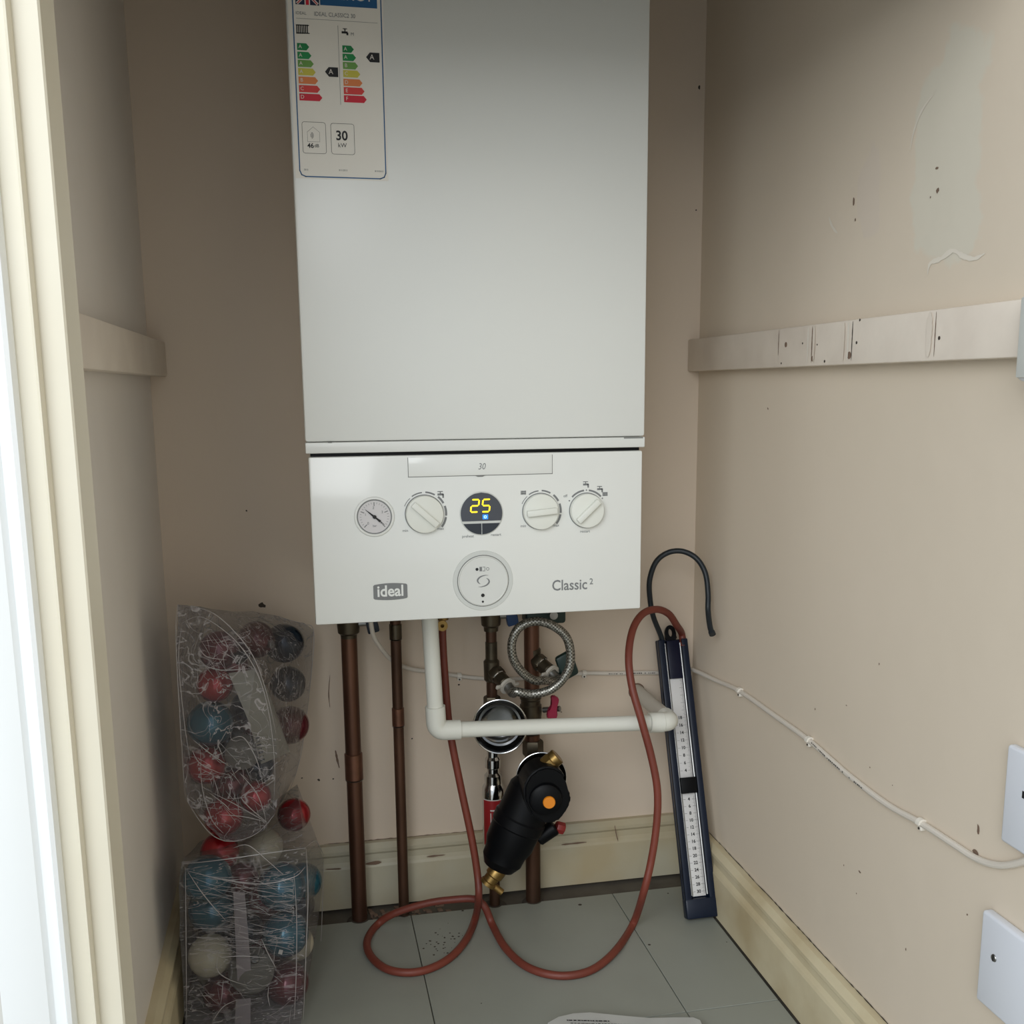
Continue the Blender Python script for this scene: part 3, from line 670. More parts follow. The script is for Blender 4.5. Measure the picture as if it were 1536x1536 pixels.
for k, (t, cy) in enumerate(zip((240, 258, 277, 293, 313, 330, 348), (382, 453, 520, 588, 658, 728, 797))):
    arrow(140+k*3.3, t, cy, 27, 'AAAABCD'[k], 'e%d' % (k+1))
for k, (t, cy) in enumerate(zip((607, 625, 642, 660, 678, 695, 713), (402, 470, 538, 605, 677, 745, 812))):
    arrow(513+k*2.3, t, cy, 27, 'AABCDEF'[k], 'e%d' % (k+1))
arrow(370, 478, 590, 37, 'A', 'black_print', True); arrow(708, 818, 470, 37, 'A', 'black_print', True)
obj('rating_letters', letters, 'lwhite', el, smooth=False, kind='stuff')
# small drips and stub below the case
obj('drain_stub', rod(B(), (onY(858, 915, -.10).x, -.10, bz-.012), (onY(858, 915, -.10).x, -.10, bz+.02), .002, 10), 'dbrass', bo)

# ================================================================ PIPES
PY = -.05; GP = 'copper pipes under the boiler'
def Pp(x, y, Y=PY): return onY(x, y, Y)
def nut(bm, c, ax, r, h, seg=6): lathe(bm, c, ax, [(r*.9, 0), (r, h*.12), (r, h*.88), (r*.9, h)], seg); return bm
def isolator(t, X, m, hx, w, z0=.428):
    """valve body hanging under the boiler with a small coloured handle"""
    obj('valve_body', lathe(B(), (X, PY, z0), (0, 0, 1), [(w*.82, -.006), (w*.86, 0), (w*1.1, .003), (w*1.22, .022), (w*1.25, .04), (w*1.25, bz-z0+.01)], 24), 'dbrass', t)
    obj('valve_spindle', rod(B(), (X+w*.8, PY-.004, z0+.016), (X+w+.014, PY-.004, z0+.016), .0045, 12), 'steel', t)
    bm = B(); obox(bm, (X+w+.014+hx, PY-.004, z0+.018), (.008, 0, .002), (0, .006, 0), (-.003, 0, .016), .002)
    obj('valve_handle', bm, m, t)
# left 22 mm pipe
x1 = -.0839; t = thing('copper_pipe', (x1, PY, 0), 'thick copper pipe, leftmost of those under the boiler', 'pipe')
obj('pipe', rod(B(), (x1, PY, -.0034), (x1, PY, bz-.045), .0112, 24), 'copper', t)
cpl = Pp(533, 1130).z, Pp(533, 1168).z
obj('coupling', lathe(B(), (x1, PY, cpl[1]), (0, 0, 1), [(.0118, 0), (.0128, .0006), (.0128, cpl[0]-cpl[1]), (.0118, cpl[0]-cpl[1]+.0006)], 24), 'solder', t)
obj('solder_ring', lathe(B(), (x1, PY, cpl[1]-.002), (0, 0, 1), [(.0115, 0), (.013, .001), (.0115, .002)], 24), 'steel', t)
obj('floor_collar', lathe(B(), (x1, PY, -.0034), (0, 0, 1), [(.019, 0), (.018, .002), (.012, .004)], 24), 'dirt', t)
isolator(t, x1, 'dblue', .004, .0135)
# second 15 mm pipe
x2 = -.0189; t = thing('copper_pipe', (x2, PY, 0), 'thin copper pipe, second from the left under the boiler', 'pipe')
obj('pipe', rod(B(), (x2, PY, -.0034), (x2, PY, bz+.01), .0076, 20), 'copper2', t)
for ya, yb, m in ((1062, 1088, 'solder'), (936, 958, 'dbrass')):
    za, zb_ = Pp(598, yb).z, Pp(598, ya).z
    obj('coupling', lathe(B(), (x2, PY, za), (0, 0, 1), [(.0078, 0), (.0088, .0005), (.0088, zb_-za), (.0078, zb_-za+.0005)], 20), m, t)
    obj('solder_ring', lathe(B(), (x2, PY, za-.0016), (0, 0, 1), [(.0078, 0), (.009, .0008), (.0078, .0016)], 20), 'steel', t)
obj('floor_collar', lathe(B(), (x2, PY, -.0034), (0, 0, 1), [(.013, 0), (.012, .002), (.008, .004)], 20), 'dirt', t)

# third: 15 mm cold pipe with filling valve, chrome scale inhibitor
x3 = .1172; t = thing('copper_pipe', (x3, PY, 0), 'copper and chrome water pipe with red-labelled cylinder, behind the chrome dish', 'pipe')
obj('pipe', rod(B(), (x3, PY, Pp(737, 1060).z), (x3, PY, bz-.04), .0078, 20), 'copper2', t)
obj('lower_pipe', rod(B(), (x3, PY, -.0034), (x3, PY, Pp(740, 1145).z), .0078, 20), 'copper2', t)
isolator(t, x3, 'blue', .002, .0125)
obj('compression_joint', rod(B(), (x3, PY, Pp(737, 995).z), (x3, PY, Pp(737, 962).z), .0086, 20, .001), 'dbrass', t)
obj('compression_joint', nut(B(), (x3, PY, Pp(737, 1062).z), (0, 0, 1), .0125, .018), 'dbrass', t)
def fill_valve(t, X, zc, d):
    a = Vector((X, PY, zc)); d = Vector(d).normalized()
    obj('tee_valve', lathe(B(), a-ZD*.018, (0, 0, 1), [(.0085, 0), (.011, .003), (.0115, .03), (.0085, .034)], 20), 'dbrass', t)
    bm = B(); nut(bm, a+d*.006, d, .0125, .014, 6); lathe(bm, a+d*.018, d, [(.0095, 0), (.0105, .001), (.0105, .016), (.009, .018)], 24); obj('valve_branch', bm, 'dbrass', t)
    obj('valve_ring', lathe(B(), a+d*.019, d, [(.0108, 0), (.0118, .0008), (.0108, .0016)], 28), 'chrome', t)
    e = a+d*.044
    side = d.cross(ZD).normalized()
    bm = B(); annulus(bm, e-d*.006, .0075, .0125, 0, 2*PI, 28, side, side.cross(d).normalized(), .004, d)
    w = obj('wing_nut', bm, 'pvcg', t)
    for s in (-1, 1): obj('wing', obox(B(), e-d*.004+side*s*.0155+Vector((0, 0, s*.001)), side*.0045, d*.0018, side.cross(d)*.0026, .0008), 'pvcg', w)
    return e
e1 = fill_valve(t, x3, Pp(737, 1004).z, (.42, -.80, -.42))
# chrome cylinder with a wrapped label
def zz(y): return Pp(740, y, PY).z
obj('inhibitor_body', lathe(B(), (x3, PY, zz(1290)), (0, 0, 1), [(.0165, 0), (.0168, zz(1192)-zz(1290)), (.016, zz(1180)-zz(1290)), (.0128, zz(1174)-zz(1290)), (.0128, zz(1162)-zz(1290)), (.009, zz(1158)-zz(1290)), (.009, zz(1152)-zz(1290)), (.0116, zz(1150)-zz(1290)), (.0116, zz(1138)-zz(1290)), (.009, zz(1134)-zz(1290)), (.009, zz(1120)-zz(1290))], 32), 'chrome', t, ang=25)
bm = B(); P0 = []; a0, a1 = math.radians(205), math.radians(315); zA, zB = zz(1262), zz(1194)
def wrap(bm, r, a0, a1, zA, zB, n=14):
    L_ = [[bm.verts.new((x3+math.cos(a0+(a1-a0)*i/n)*r, PY+math.sin(a0+(a1-a0)*i/n)*r, z)) for i in range(n+1)] for z in (zA, zB)]
    for i in range(n): bm.faces.new((L_[0][i], L_[0][i+1], L_[1][i+1], L_[1][i]))
wrap(bm, .0171, a0, a1, zA, zB); lb = obj('inhibitor_label', bm, 'lwhite', t)
bm = B(); wrap(bm, .0173, a0, a1-.06, zA, zB-.0012); obj('label_ink', bm, 'lred', lb)
bm = B()
for (u_, z0, z1, w) in ((.38, .0, .72, .035), (.50, .05, .70, .03), (.60, .55, .78, .03)):
    aa = a0+(a1-a0)*u_; wrap(bm, .0175, aa-w, aa+w, zA+(zB-zA)*z0, zA+(zB-zA)*z1, 2)
wrap(bm, .0175, a0+(a1-a0)*.36, a0+(a1-a0)*.60, zA+(zB-zA)*.76, zA+(zB-zA)*.79, 4); wrap(bm, .0175, a0+(a1-a0)*.48, a0+(a1-a0)*.62, zA+(zB-zA)*.62, zA+(zB-zA)*.65, 3)
obj('label_lettering', bm, 'lwhite', lb, smooth=False, kind='stuff')
obj('floor_collar', lathe(B(), (x3, PY, -.0034), (0, 0, 1), [(.019, 0), (.018, .002), (.008, .004)], 20), 'dirt', t)

# fourth: 22 mm return pipe
x4 = .1765; t = thing('copper_pipe', (x4, PY, 0), 'rightmost copper pipe, rising behind the braided hose with a red lever valve', 'pipe')
obj('pipe', rod(B(), (x4, PY, Pp(800, 1140).z), (x4, PY, bz-.03), .0112, 24), 'copper', t)
obj('lower_pipe', rod(B(), (x4, PY, -.0034), (x4, PY, Pp(800, 1180).z), .0112, 24), 'copper2', t)
obj('valve_body', box(B(), (x4-.012, PY-.022, .432), (x4+.046, PY+.012, bz+.012), .004), 'green', t)
obj('valve_spindle', rod(B(), (x4+.026, PY-.03, .446), (x4+.026, PY-.02, .446), .006, 12), 'steel', t)
e2 = fill_valve(t, x4+.002, Pp(797, 986).z, (.50, -.74, -.42))
obj('valve_handle', obox(B(), onY(850, 998, -.075), (.012, 0, .006), (0, .006, 0), (-.006, 0, .018), .004), 'green', t)
obj('valve_handle', obox(B(), onY(833, 1012, -.07), (.012, 0, .002), (0, .004, 0), (0, 0, .005), .002), 'green', t)
zv0, zv1 = Pp(800, 1100).z, Pp(800, 1040).z
obj('ball_valve', lathe(B(), (x4-.002, PY, zv0), (0, 0, 1), [(.0135, 0), (.0165, .003), (.0165, .016), (.0145, .018), (.0155, .022), (.0165, .034), (.016, .044), (.0145, .046), (.0145, .052), (.016, .054), (.016, zv1-zv0)], 28), 'dbrass', t, ang=25)
obj('compression_joint', nut(B(), (x4+.001, PY, Pp(800, 1133).z), (0, 0, 1), .0155, .024), 'dbrass', t)
obj('valve_spindle', rod(B(), onY(815, 1065, -.055), onY(840, 1063, -.07), .0042, 12), 'steel', t)
bm = B(); P = [onY(x, y, -.075) for x, y in ((827, 1046), (832, 1044), (839, 1048), (838, 1056), (834, 1064), (837, 1072), (834, 1081), (824, 1081), (821, 1076), (823, 1066), (829, 1060))]
prism(bm, P, (0, .009, 0)); bmesh.ops.bevel(bm, geom=bm.edges[:], offset=.0012, segments=2, affect='EDGES')
obj('lever', bm, 'redh', t)
obj('floor_collar', lathe(B(), (x4, PY, -.0034), (0, 0, 1), [(.017, 0), (.016, .002), (.012, .004)], 20), 'dirt', t)

# braided filling loop
P = [e1-Vector((.42, -.8, -.42)).normalized()*.006, e1+Vector((.004, -.010, -.006)), onY(772, 1037, -.118), onY(800, 1041, -.122), onY(830, 1032, -.126), onY(851, 1008, -.13), onY(856, 982, -.13), onY(849, 955, -.13), onY(828, 938, -.128), onY(803, 932, -.126), onY(779, 941, -.124), onY(768, 963, -.122), onY(770, 988, -.12), onY(783, 1008, -.117), onY(800, 1020, -.112), onY(815, 1021, -.106), e2+Vector((.003, -.008, -.006)), e2-Vector((.5, -.74, -.42)).normalized()*.006]
br = thing('braided_hose', (onY(810, 1040, -.12).x, -.12, onY(810, 1040, -.12).z), 'braided steel filling hose looped below the boiler', 'hose')
S = smoothpts(P, 10)
obj('hose', tube(B(), S, .0062, 14), 'braid', br)
obj('ferrule', tube(B(), S[0:10], .0074, 16), 'steel', br); obj('ferrule', tube(B(), S[-10:], .0074, 16), 'steel', br)

# two chrome dishes
def dish(px, py, Y, r, label, depth=.022, m='chrome'):
    c = onY(px, py, Y); ax = Vector((-.16, -.97, .12)).normalized()
    t = thing('chrome_dish', c, label, 'pipe fitting')
    obj('bowl', lathe(B(), c, ax, [(.010, -depth), (r*.7, -depth*.97), (r*.86, -depth*.8), (r*.93, -depth*.3), (r, 0), (r*.965, .0002), (r*.91, -depth*.12), (r*.87, -depth*.5), (r*.80, -depth*.72), (r*.72, -depth*.74), (r*.68, -depth*.8), (r*.45, -depth*.92), (.0001, -depth*.95)], 48), 'dchrome', t, ang=30)
    s = ax.orthogonal().normalized(); b2 = ax.cross(s)
    obj('rim', tube(B(), [c+(s*math.cos(2*PI*k/48)+b2*math.sin(2*PI*k/48))*r*.985 for k in range(48)], .0011, 8, closed=True), 'steel' if m != 'chrome' else 'chrome', t)
    q = c-ax*depth; e = Vector((q.x, PY-.006, q.z)); obj('stem', rod(B(), q, q-ax*max(.01, (PY-.004-q.y)/.97), .0085, 16), 'dbrass', t)
    return t
dish(750, 1090, -.106, .0385, 'round chrome concave dish behind the horizontal white pipe')
dish(812, 1166, -.092, .0365, 'dark round dish with thin chrome rim, behind the black filter', .016)

# magnetic filter
fy = -.135
mf = thing('magnetic_filter', onY(775, 1310, fy), 'black tilted system filter with an orange cap', 'boiler filter')
A_, Bp_ = onY(797, 1190, fy), onY(747, 1302, fy); ax = (Bp_-A_).normalized(); LL = (Bp_-A_).length
obj('canister', lathe(B(), A_-ax*.018, ax, [(.02, 0), (.029, .003), (.034, .012), (.035, LL*.45), (.0372, LL*.47), (.0372, LL*.58), (.0355, LL*.6), (.0345, LL*.82), (.030, LL*.92), (.029, LL+.004), (.022, LL+.016), (.0001, LL+.020)], 40), 'black', mf, ang=25)
bm = B(); P = [onY(x, y, -.178) for x, y in ((786, 1200), (786, 1180), (794, 1164), (806, 1154), (820, 1150), (834, 1152), (846, 1160), (849, 1168), (845, 1174), (852, 1184), (857, 1194), (856, 1206), (847, 1222), (836, 1234), (816, 1236), (797, 1224))]
prism(bm, P, (0, .045, 0)); bmesh.ops.bevel(bm, geom=bm.edges[:], offset=.005, segments=3, affect='EDGES', clamp_overlap=True)
obj('head', bm, 'black', mf, ang=50)
bm = B(); lathe(bm, onY(818, 1198, -.178), (-.1, -1, 0), [(.024, -.004), (.022, .006), (.018, .009), (.0001, .009)], 32); obj('head_boss', bm, 'black', mf, ang=40)
obj('orange_cap', lathe(B(), onY(823.5, 1203, -.187), (-.12, -.98, .1), [(.0085, -.004), (.0085, .003), (.0078, .004), (.0001, .004)], 32), 'orange', mf, label='orange round cap')
ba = onY(818, 1150, -.15); bb = onY(838, 1134, -.15)
bm = B(); nut(bm, ba, (.75, -.1, .65), .0135, .014, 8); lathe(bm, ba+Vector((.75, -.1, .65)).normalized()*.013, (.75, -.1, .65), [(.0108, 0), (.0118, .001), (.0118, .009), (.0105, .010), (.008, .010), (.0001, .009)], 24)
obj('brass_union', bm, 'brass', mf, label='brass union')
dr = onY(746, 1306, fy); dd = (onY(728, 1330, fy)-dr).normalized()
bm = B(); lathe(bm, dr-dd*.004, dd, [(.012, 0), (.013, .003), (.013, .012), (.0105, .014), (.0105, .022), (.012, .023), (.012, .028), (.006, .029)], 20); obj('drain_valve', bm, 'brass', mf, label='brass drain valve')
obj('drain_spout', rod(B(), dr+dd*.02+Vector((.004, 0, -.004)), dr+dd*.02+Vector((.018, -.004, -.016)), .005, 14), 'brass', mf)
bm = B(); nut(bm, onY(834, 1240, -.13), (.8, 0, -.3), .009, .012, 8); obj('red_knob', bm, 'red', mf, label='dull red knob')
obj('side_port', rod(B(), onY(806, 1258, -.128), onY(833, 1240, -.13), .0115, 18, .002), 'black', mf)
obj('connection', rod(B(), onY(800, 1175, -.13), (x4, PY-.006, onY(800, 1175, -.05).z), .011, 18), 'black', mf)

# ================================================================ WHITE WASTE PIPE
cy_ = -.15
w = thing('waste_pipe', (.2, cy_, .29), 'white plastic waste pipe, down from the boiler then across into the wall', 'pipe')
L0 = onY(651, 1096, cy_); Rr = onY(1000, 1083, cy_); R1 = .0108
tp = onY(644, 950, cy_); tp = Vector((L0.x-(L0.x-onY(640, 935, cy_).x)*.3, cy_, bz+.015))
L0.x = onY(655, 1096, cy_).x; tp.x = onY(643, 945, cy_).x
obj('down_pipe', rod(B(), tp, L0+(tp-L0).normalized()*.02, R1, 28), 'pvc', w)
obj('cross_pipe', rod(B(), L0+(Rr-L0).normalized()*.02, Rr, R1, 28), 'pvc', w)
def elbow(a, c, b, r, rc):
    """pipe elbow: sockets a->c and c->b with a round corner"""
    da = (a-c).normalized(); db = (b-c).normalized(); P = [a]
    for i in range(9):
        t = i/8; P.append(c+da*rc*(1-t)**2+db*rc*t**2)
    P.append(b); return tube(B(), P, r, 28)
el1 = obj('elbow', elbow(L0+(tp-L0).normalized()*.034, L0, L0+(Rr-L0).normalized()*.032, .0134, .012), 'pvc', w, ang=60)
el2 = obj('elbow', elbow(Rr+(L0-Rr).normalized()*.024, Rr+Vector((.006, 0, 0)), Rr+Vector((.006, .024, 0)), .0134, .012), 'pvc', w, ang=60)
s_ = Rr+(L0-Rr).normalized()*.006
obj('elbow_rim', lathe(B(), s_, (L0-Rr), [(.0134, -.0008), (.0142, 0), (.0142, .019), (.0134, .0198)], 32), 'pvc', el2)
obj('wall_pipe', rod(B(), Rr+Vector((.006, .02, 0)), Vector((Rr.x+.004, .0, Rr.z+.002)), R1+.0004, 28), 'pvcg', w, label='greyer pipe into the wall')
obj('wall_hole_rim', lathe(B(), (Rr.x+.004, 0, Rr.z+.002), (0, -1, 0), [(.0118, 0), (.0132, .0004), (.0118, .0012)], 20), 'chip', w)

# ================================================================ WHITE CABLE
cb = thing('cable', (.2, 0, .33), 'white cable clipped along the back and right walls', 'cable')
cr_ = .0032; cyb = -.0038
P = [Vector((onY(553, 928, -.09).x, -.09, bz+.01)), onY(558, 945, -.085), onY(570, 970, -.07), onY(590, 992, -.04), onY(615, 1003, -.015)] + [onY(x, y, cyb) for x, y in ((650, 1008), (688, 1014), (730, 1018), (780, 1018), (830, 1014), (875, 1010), (920, 1010), (975, 1009))]
P += [onY(1020, 1010, cyb-.004), Vector((xR-.012, -.014, onX(1062, 1017, xR).z+.002))]
P += [onX(x, y, xR-.0034) for x, y in ((1075, 1021), (1110, 1037), (1160, 1072), (1214, 1111), (1270, 1160), (1330, 1206), (1382, 1235), (1430, 1266), (1465, 1288), (1500, 1298), (1536, 1292))]
P += [Vector((xR-.0034, -.80, .385)), Vector((xR-.0034, -.83, .40))]
obj('sheath', tube(B(), smoothpts(P, 8), cr_, 10), 'cable', cb)
def clip(c, side, nrm, k):
    t = Vector(side); n = Vector(nrm); up = Vector((0, 0, 1))
    bm = B(); annulus(bm, c-t*.003, .0032, .0052, math.radians(-10), math.radians(200), 12, n, up, .006, t)
    obox(bm, c+n*-.0006-up*.0046, t*.003, n*.0028, up*.0022, .0005)
    o = obj('clip', bm, 'clip', cb); lathe_bm = B(); lathe(lathe_bm, c-up*.0048+n*.0022, n, [(.0014, 0), (.0012, .0008)], 10); obj('nail', lathe_bm, 'dirt', o)
for x, y in ((689, 1014), (876, 1010)): clip(onY(x, y, cyb), (1, 0, 0), (0, -1, 0), 0)
for x, y in ((1110, 1037), (1214, 1111), (1382, 1235)): clip(onX(x, y, xR-.0034), (0, 1, 0), (-1, 0, 0), 0)
# printing along the sheath (small dashes of black type)
bm = B()
def dashes(A, C_, nrm, n):
    d = (C_-A); L_ = d.length; d.normalize(); up = Vector(nrm).cross(d)
    for i in range(n):
        if random.random() < .22: continue
        a = A+d*L_*i/n; w_ = L_/n*random.uniform(.45, .8); h = random.uniform(.0005, .0009)
        fill(bm, [a-up*h, a+d*w_-up*h, a+d*w_+up*h, a+up*h])
dashes(onY(905, 1010.8, cyb-.0034), onY(938, 1010.8, cyb-.0034), (0, -1, 0), 12); dashes(onY(950, 1010, cyb-.0034), onY(984, 1009.4, cyb-.0034), (0, -1, 0), 12)
Q = [(1217, 1114), (1240, 1137), (1268, 1162), (1296, 1185)]
for (a, b_) in zip(Q, Q[1:]): dashes(onX(a[0], a[1], xR-.0069), onX(b_[0], b_[1], xR-.0069), (-1, 0, 0), 11)
obj('sheath_print', bm, 'black_print', cb, smooth=False, kind='stuff')

# ================================================================ U-TUBE GAUGE
G0 = Vector((.4026, -.172, .0)); G1 = Vector((.4006, -.026, .3885))
gv = (G1-G0).normalized(); gu = Vector((1, 0, 0)); gu = (gu-gv*gu.dot(gv)).normalized(); gn = gu.cross(gv)
if gn.y > 0: gn = -gn
GL = (G1-G0).length
mg = thing('manometer', G0, 'navy blue U-tube gas pressure gauge leaning in the right corner', 'pressure gauge')
def gp(u_, v, n=0): return G0+gu*u_+gv*v+gn*n
def gt(px, py): return (onP(px, py, G0, gn)-G0).dot(gv)
HW = .0235
def gbox(u0, u1, v0, v1, n0, n1, bev=.001): return obox(B(), gp((u0+u1)/2, (v0+v1)/2, (n0+n1)/2), gu*(u1-u0)/2, gv*(v1-v0)/2, gn*(n1-n0)/2, bev)
v0 = .0075; vw0, vs0, vs1, vb = gt(1048, 1345), gt(1033, 1190), gt(1031, 1166), gt(1009, 1018)
obj('back_plate', gbox(-HW, HW, v0, GL, -.016, -.010, .001), 'navy', mg)
for s in (-1, 1):
    a, b_ = sorted((s*HW, s*.0135)); obj('side_rail', gbox(a, b_, v0, GL, -.0095, 0, .002), 'navy', mg)
    a, b_ = sorted((s*.0128, s*.0108)); obj('glass_tube', rod(B(), gp(s*.0120, vw0+.002, -.005), gp(s*.0120, GL-.006, -.005), .0018, 10), 'steel', mg)
obj('foot', gbox(-HW-.0008, HW+.0008, v0-.0012, vw0-.002, -.0165, .001, .003), 'navy', mg)
obj('top_block', gbox(-.0100, .0100, vb, GL-.002, -.0095, -.001, .001), 'navyl', mg)
obj('scale_card', gbox(-.0100, .0100, vw0, vs0, -.0095, -.006, .0002), 'scale', mg); obj('scale_card', gbox(-.0100, .0100, vs1, vb, -.0095, -.006, .0002), 'scale', mg)
obj('slider', gbox(-.0125, .0125, vs0, vs1, -.0095, .0015, .001), 'black', mg)
bm = B()
def tick(v, u0, u1, w=.00015):
    fill(bm, [gp(u0, v-w, -.0059), gp(u1, v-w, -.0059), gp(u1, v+w, -.0059), gp(u0, v+w, -.0059)])
tA, tB = gt(1034, 1199), gt(1048, 1338); st = (tB-tA)/13
for k in range(14):
    v = tA+st*k; text(bm, str(4+2*k), gp(-.0003, v, -.0058), gu, gv, .0064, bold=.00018); tick(v, -.0088, -.0055, .0002); tick(v, .0045, .0098, .0002)
for k in range(-4, 134):
    v = tA+st*k/10
    if v > vw0+.001 and v < vs0-.001: tick(v, .0068 if k % 5 else .0055, .0098, .0001)
tA2 = gt(1027, 1156); tB2 = gt(1017, 1104); st2 = (tB2-tA2)/4.6
for k in range(14):
    v = tA2+st2*k
    if v > vb-.004: break
    tick(v, .0035, .0098)
    if k < 8: text(bm, str(4+2*k), gp(-.0003, v, -.0058), gu, gv, .0064, bold=.00018); tick(v, -.0085, -.0045)
for k in range(-8, 160):
    v = tA2+st2*k/10
    if v > vb-.001: break
    if v > vs1+.001: tick(v, .0068 if k % 5 else .0055, .0098, .0001)
obj('scale_print', bm, 'black_print', mg, smooth=False, kind='stuff')
# hanging tab with a hole
bm = B(); outer = []; inner = []
for i in range(24):
    t = 2*PI*i/24; ox, oz = math.cos(t), math.sin(t)
    outer.append((ox*(.0085 if oz > -.3 else .0105), .011+oz*.013)); inner.append((ox*.0035, .0125+oz*.0062))
Vv = [[bm.verts.new(gp(x-.0005, GL-.002+z, n)) for x, z in Q_] for Q_, n in ((outer, -.011), (inner, -.011), (outer, -.006), (inner, -.006))]
for i in range(24):
    j = (i+1) % 24
    bm.faces.new((Vv[0][i], Vv[1][i], Vv[1][j], Vv[0][j])); bm.faces.new((Vv[2][i], Vv[2][j], Vv[3][j], Vv[3][i]))
    bm.faces.new((Vv[0][i], Vv[0][j], Vv[2][j], Vv[2][i])); bm.faces.new((Vv[1][i], Vv[3][i], Vv[3][j], Vv[1][j]))
obj('hanging_tab', bm, 'black', mg, smooth=False)
# short black tube
P = [gp(-.0165, GL-.012, -.005), gp(-.0165, GL+.004, -.005), onY(980, 925, -.035), onY(975, 898, -.04), onY(974.5, 870, -.045), onY(984, 843, -.05), onY(1002, 829, -.055), onY(1024, 827, -.062), onY(1045, 838, -.07), onY(1058, 860, -.082), onY(1062, 890, -.09), onY(1062, 915, -.095), onX(1065, 940, .424), onX(1069, 952, .424)]
P = [Vector((min(p.x, .436), p.y, p.z)) for p in P]
obj('black_tube', tube(B(), smoothpts(P, 8), lambda t: .0040 if t < .96 else .0048, 14), 'rubber', mg, label='black rubber tube')

# ================================================================ RED-BROWN HOSE
def zf(x, y, h=.0055): return onZ(x, y, h)
P = [onY(664, 941, -.085), onY(664, 960, -.086), onY(667, 1010, -.09), onY(674, 1090, -.098), onY(690, 1175, -.106), onY(707, 1255, -.115), onY(716, 1310, -.122), onY(718, 1345, -.130),
     zf(713, 1377), zf(700, 1408), zf(677, 1435), zf(645, 1453), zf(610, 1459), zf(577, 1452), zf(555, 1432), zf(551, 1410), zf(566, 1387),
     onY(592, 1370, -.088), onY(640, 1355, -.098), onY(685, 1349, -.106), onY(712, 1349, -.109), onY(727, 1360, -.112), zf(739, 1388), zf(757, 1420), zf(785, 1447), zf(820, 1461), zf(858, 1463), zf(893, 1452), zf(925, 1424), zf(950, 1385),
     onY(965, 1340, -.20), onY(977, 1290, -.198), onY(985, 1235, -.195), onY(986, 1185, -.192), onY(977, 1135, -.187), onY(962, 1080, -.18), onY(948, 1030, -.165), onY(943, 985, -.145), onY(949, 945, -.12), onY(964, 921, -.1), onY(985, 914, -.08), onY(1003, 921, -.062), onY(1015, 938, -.045), gp(.0165, GL+.008, -.005), gp(.0165, GL-.012, -.005)]
for p in P: p.z = max(p.z, .0055)
hs = thing('rubber_hose', (.05, -.2, 0), 'red-brown rubber hose looping over the floor to the gauge', 'hose')
obj('tubing', tube(B(), smoothpts(P, 9), .0053, 16), 'hose', hs)
tpt = P[0]; bm = B(); lathe(bm, tpt+Vector((0, 0, -.004)), (0, 0, 1), [(.0042, 0), (.0046, .014), (.0085, .015), (.0085, .023), (.0042, .024), (.0042, .045)], 16)
obj('test_nipple', bm, 'brass', bo, label='brass gas test point')
bm = B(); annulus(bm, onY(663, 938, -.094), .0026, .0075, thick=.004, n=20); obj('test_nipple_key', bm, 'brass', bo)

# ================================================================ SOCKET PLATES
def plate(name, label, y0, y1, z0, z1, th, screws, group=None, bev=.003):
    t = thing(name, (xR, (y0+y1)/2, z0), label, 'socket plate', group)
    obj('faceplate', box(B(), (xR-th, y0, z0), (xR, y1, z1), bev, 3), 'socket', t)
    for (sy, s_z, m) in screws:
        bm = B(); lathe(bm, (xR-th-.0002, sy, s_z), (-1, 0, 0), [(.0035, 0), (.003, .0008), (.0001, .0009)], 18); o = obj('screw', bm, m, t)
        bm = B(); box(bm, (xR-th-.0014, sy-.0004, s_z-.0028), (xR-th-.0009, sy+.0004, s_z+.0028)); obj('slot', bm, 'black_print', o)
    return t
ya = -.7445
plate('socket_plate', 'blank white plate with one screw, low on the right wall', ya-.086, ya, .2215, .3085, .0105, [(onX(1491, 1437, xR-.0105).y, onX(1491, 1437, xR-.0105).z, 'steel')])
t = plate('socket_plate', 'white plate with a dark slot, upper of the two at the right edge', -.84, -.7585, .379, .466, .009, [])
p = onX(1535, 1192, xR-.009); obj('pin_slot', box(B(), (xR-.0095, p.y-.006, p.z-.003), (xR-.008, p.y+.001, p.z+.003)), 'black_print', t)
t = thing('thermostat', (xR, -.75, .765), 'pale grey rounded wall control at the right batten end', 'thermostat')
yt = onX(1529, 500, xR-.028).y
obj('housing', box(B(), (xR-.03, yt-.09, onX(1531, 573, xR-.03).z), (xR-.018, yt, onX(1531, 440, xR-.03).z), .006, 3), 'socket', t)
obj('face', box(B(), (xR-.032, yt-.086, onX(1531, 567, xR-.03).z), (xR-.029, yt-.004, onX(1531, 446, xR-.03).z), .0014, 2), 'ring', t)

# ================================================================ LEAFLET
bm = B(); lf = []
ex = [(816, 1546), (822, 1534), (838, 1525), (860, 1520), (885, 1518.5), (930, 1523), (975, 1527), (1010, 1526), (1040, 1526), (1050, 1530), (1055, 1540)]
nr = 12
top = [onZ(x, y, .010) for x, y in ex]; xs_ = [p.x for p in top]
for j in range(nr+1):
    row = []
    for i, p in enumerate(top):
        t = j/nr; tx_ = i/(len(top)-1)
        q = Vector((.138+(.300-.138)*tx_+.01*t, -.66, 0)); pos = p.lerp(q, t)
        pos.z = .0015+.0085*(1-t)**2
        if i in (0, len(top)-1): pos.z = max(.0012, pos.z*.5)
        row.append(bm.verts.new(pos))
    lf.append(row)
for j in range(nr):
    for i in range(len(top)-1): bm.faces.new((lf[j][i], lf[j][i+1], lf[j+1][i+1], lf[j+1][i]))
g_ = bmesh.ops.solidify(bm, geom=bm.faces[:], thickness=.0008)
lt = obj('leaflet', bm, 'paper'); setp(lt, 'white printed leaflet lying on the grey floor', 'leaflet')
bm = B(); ty_ = top[4].y
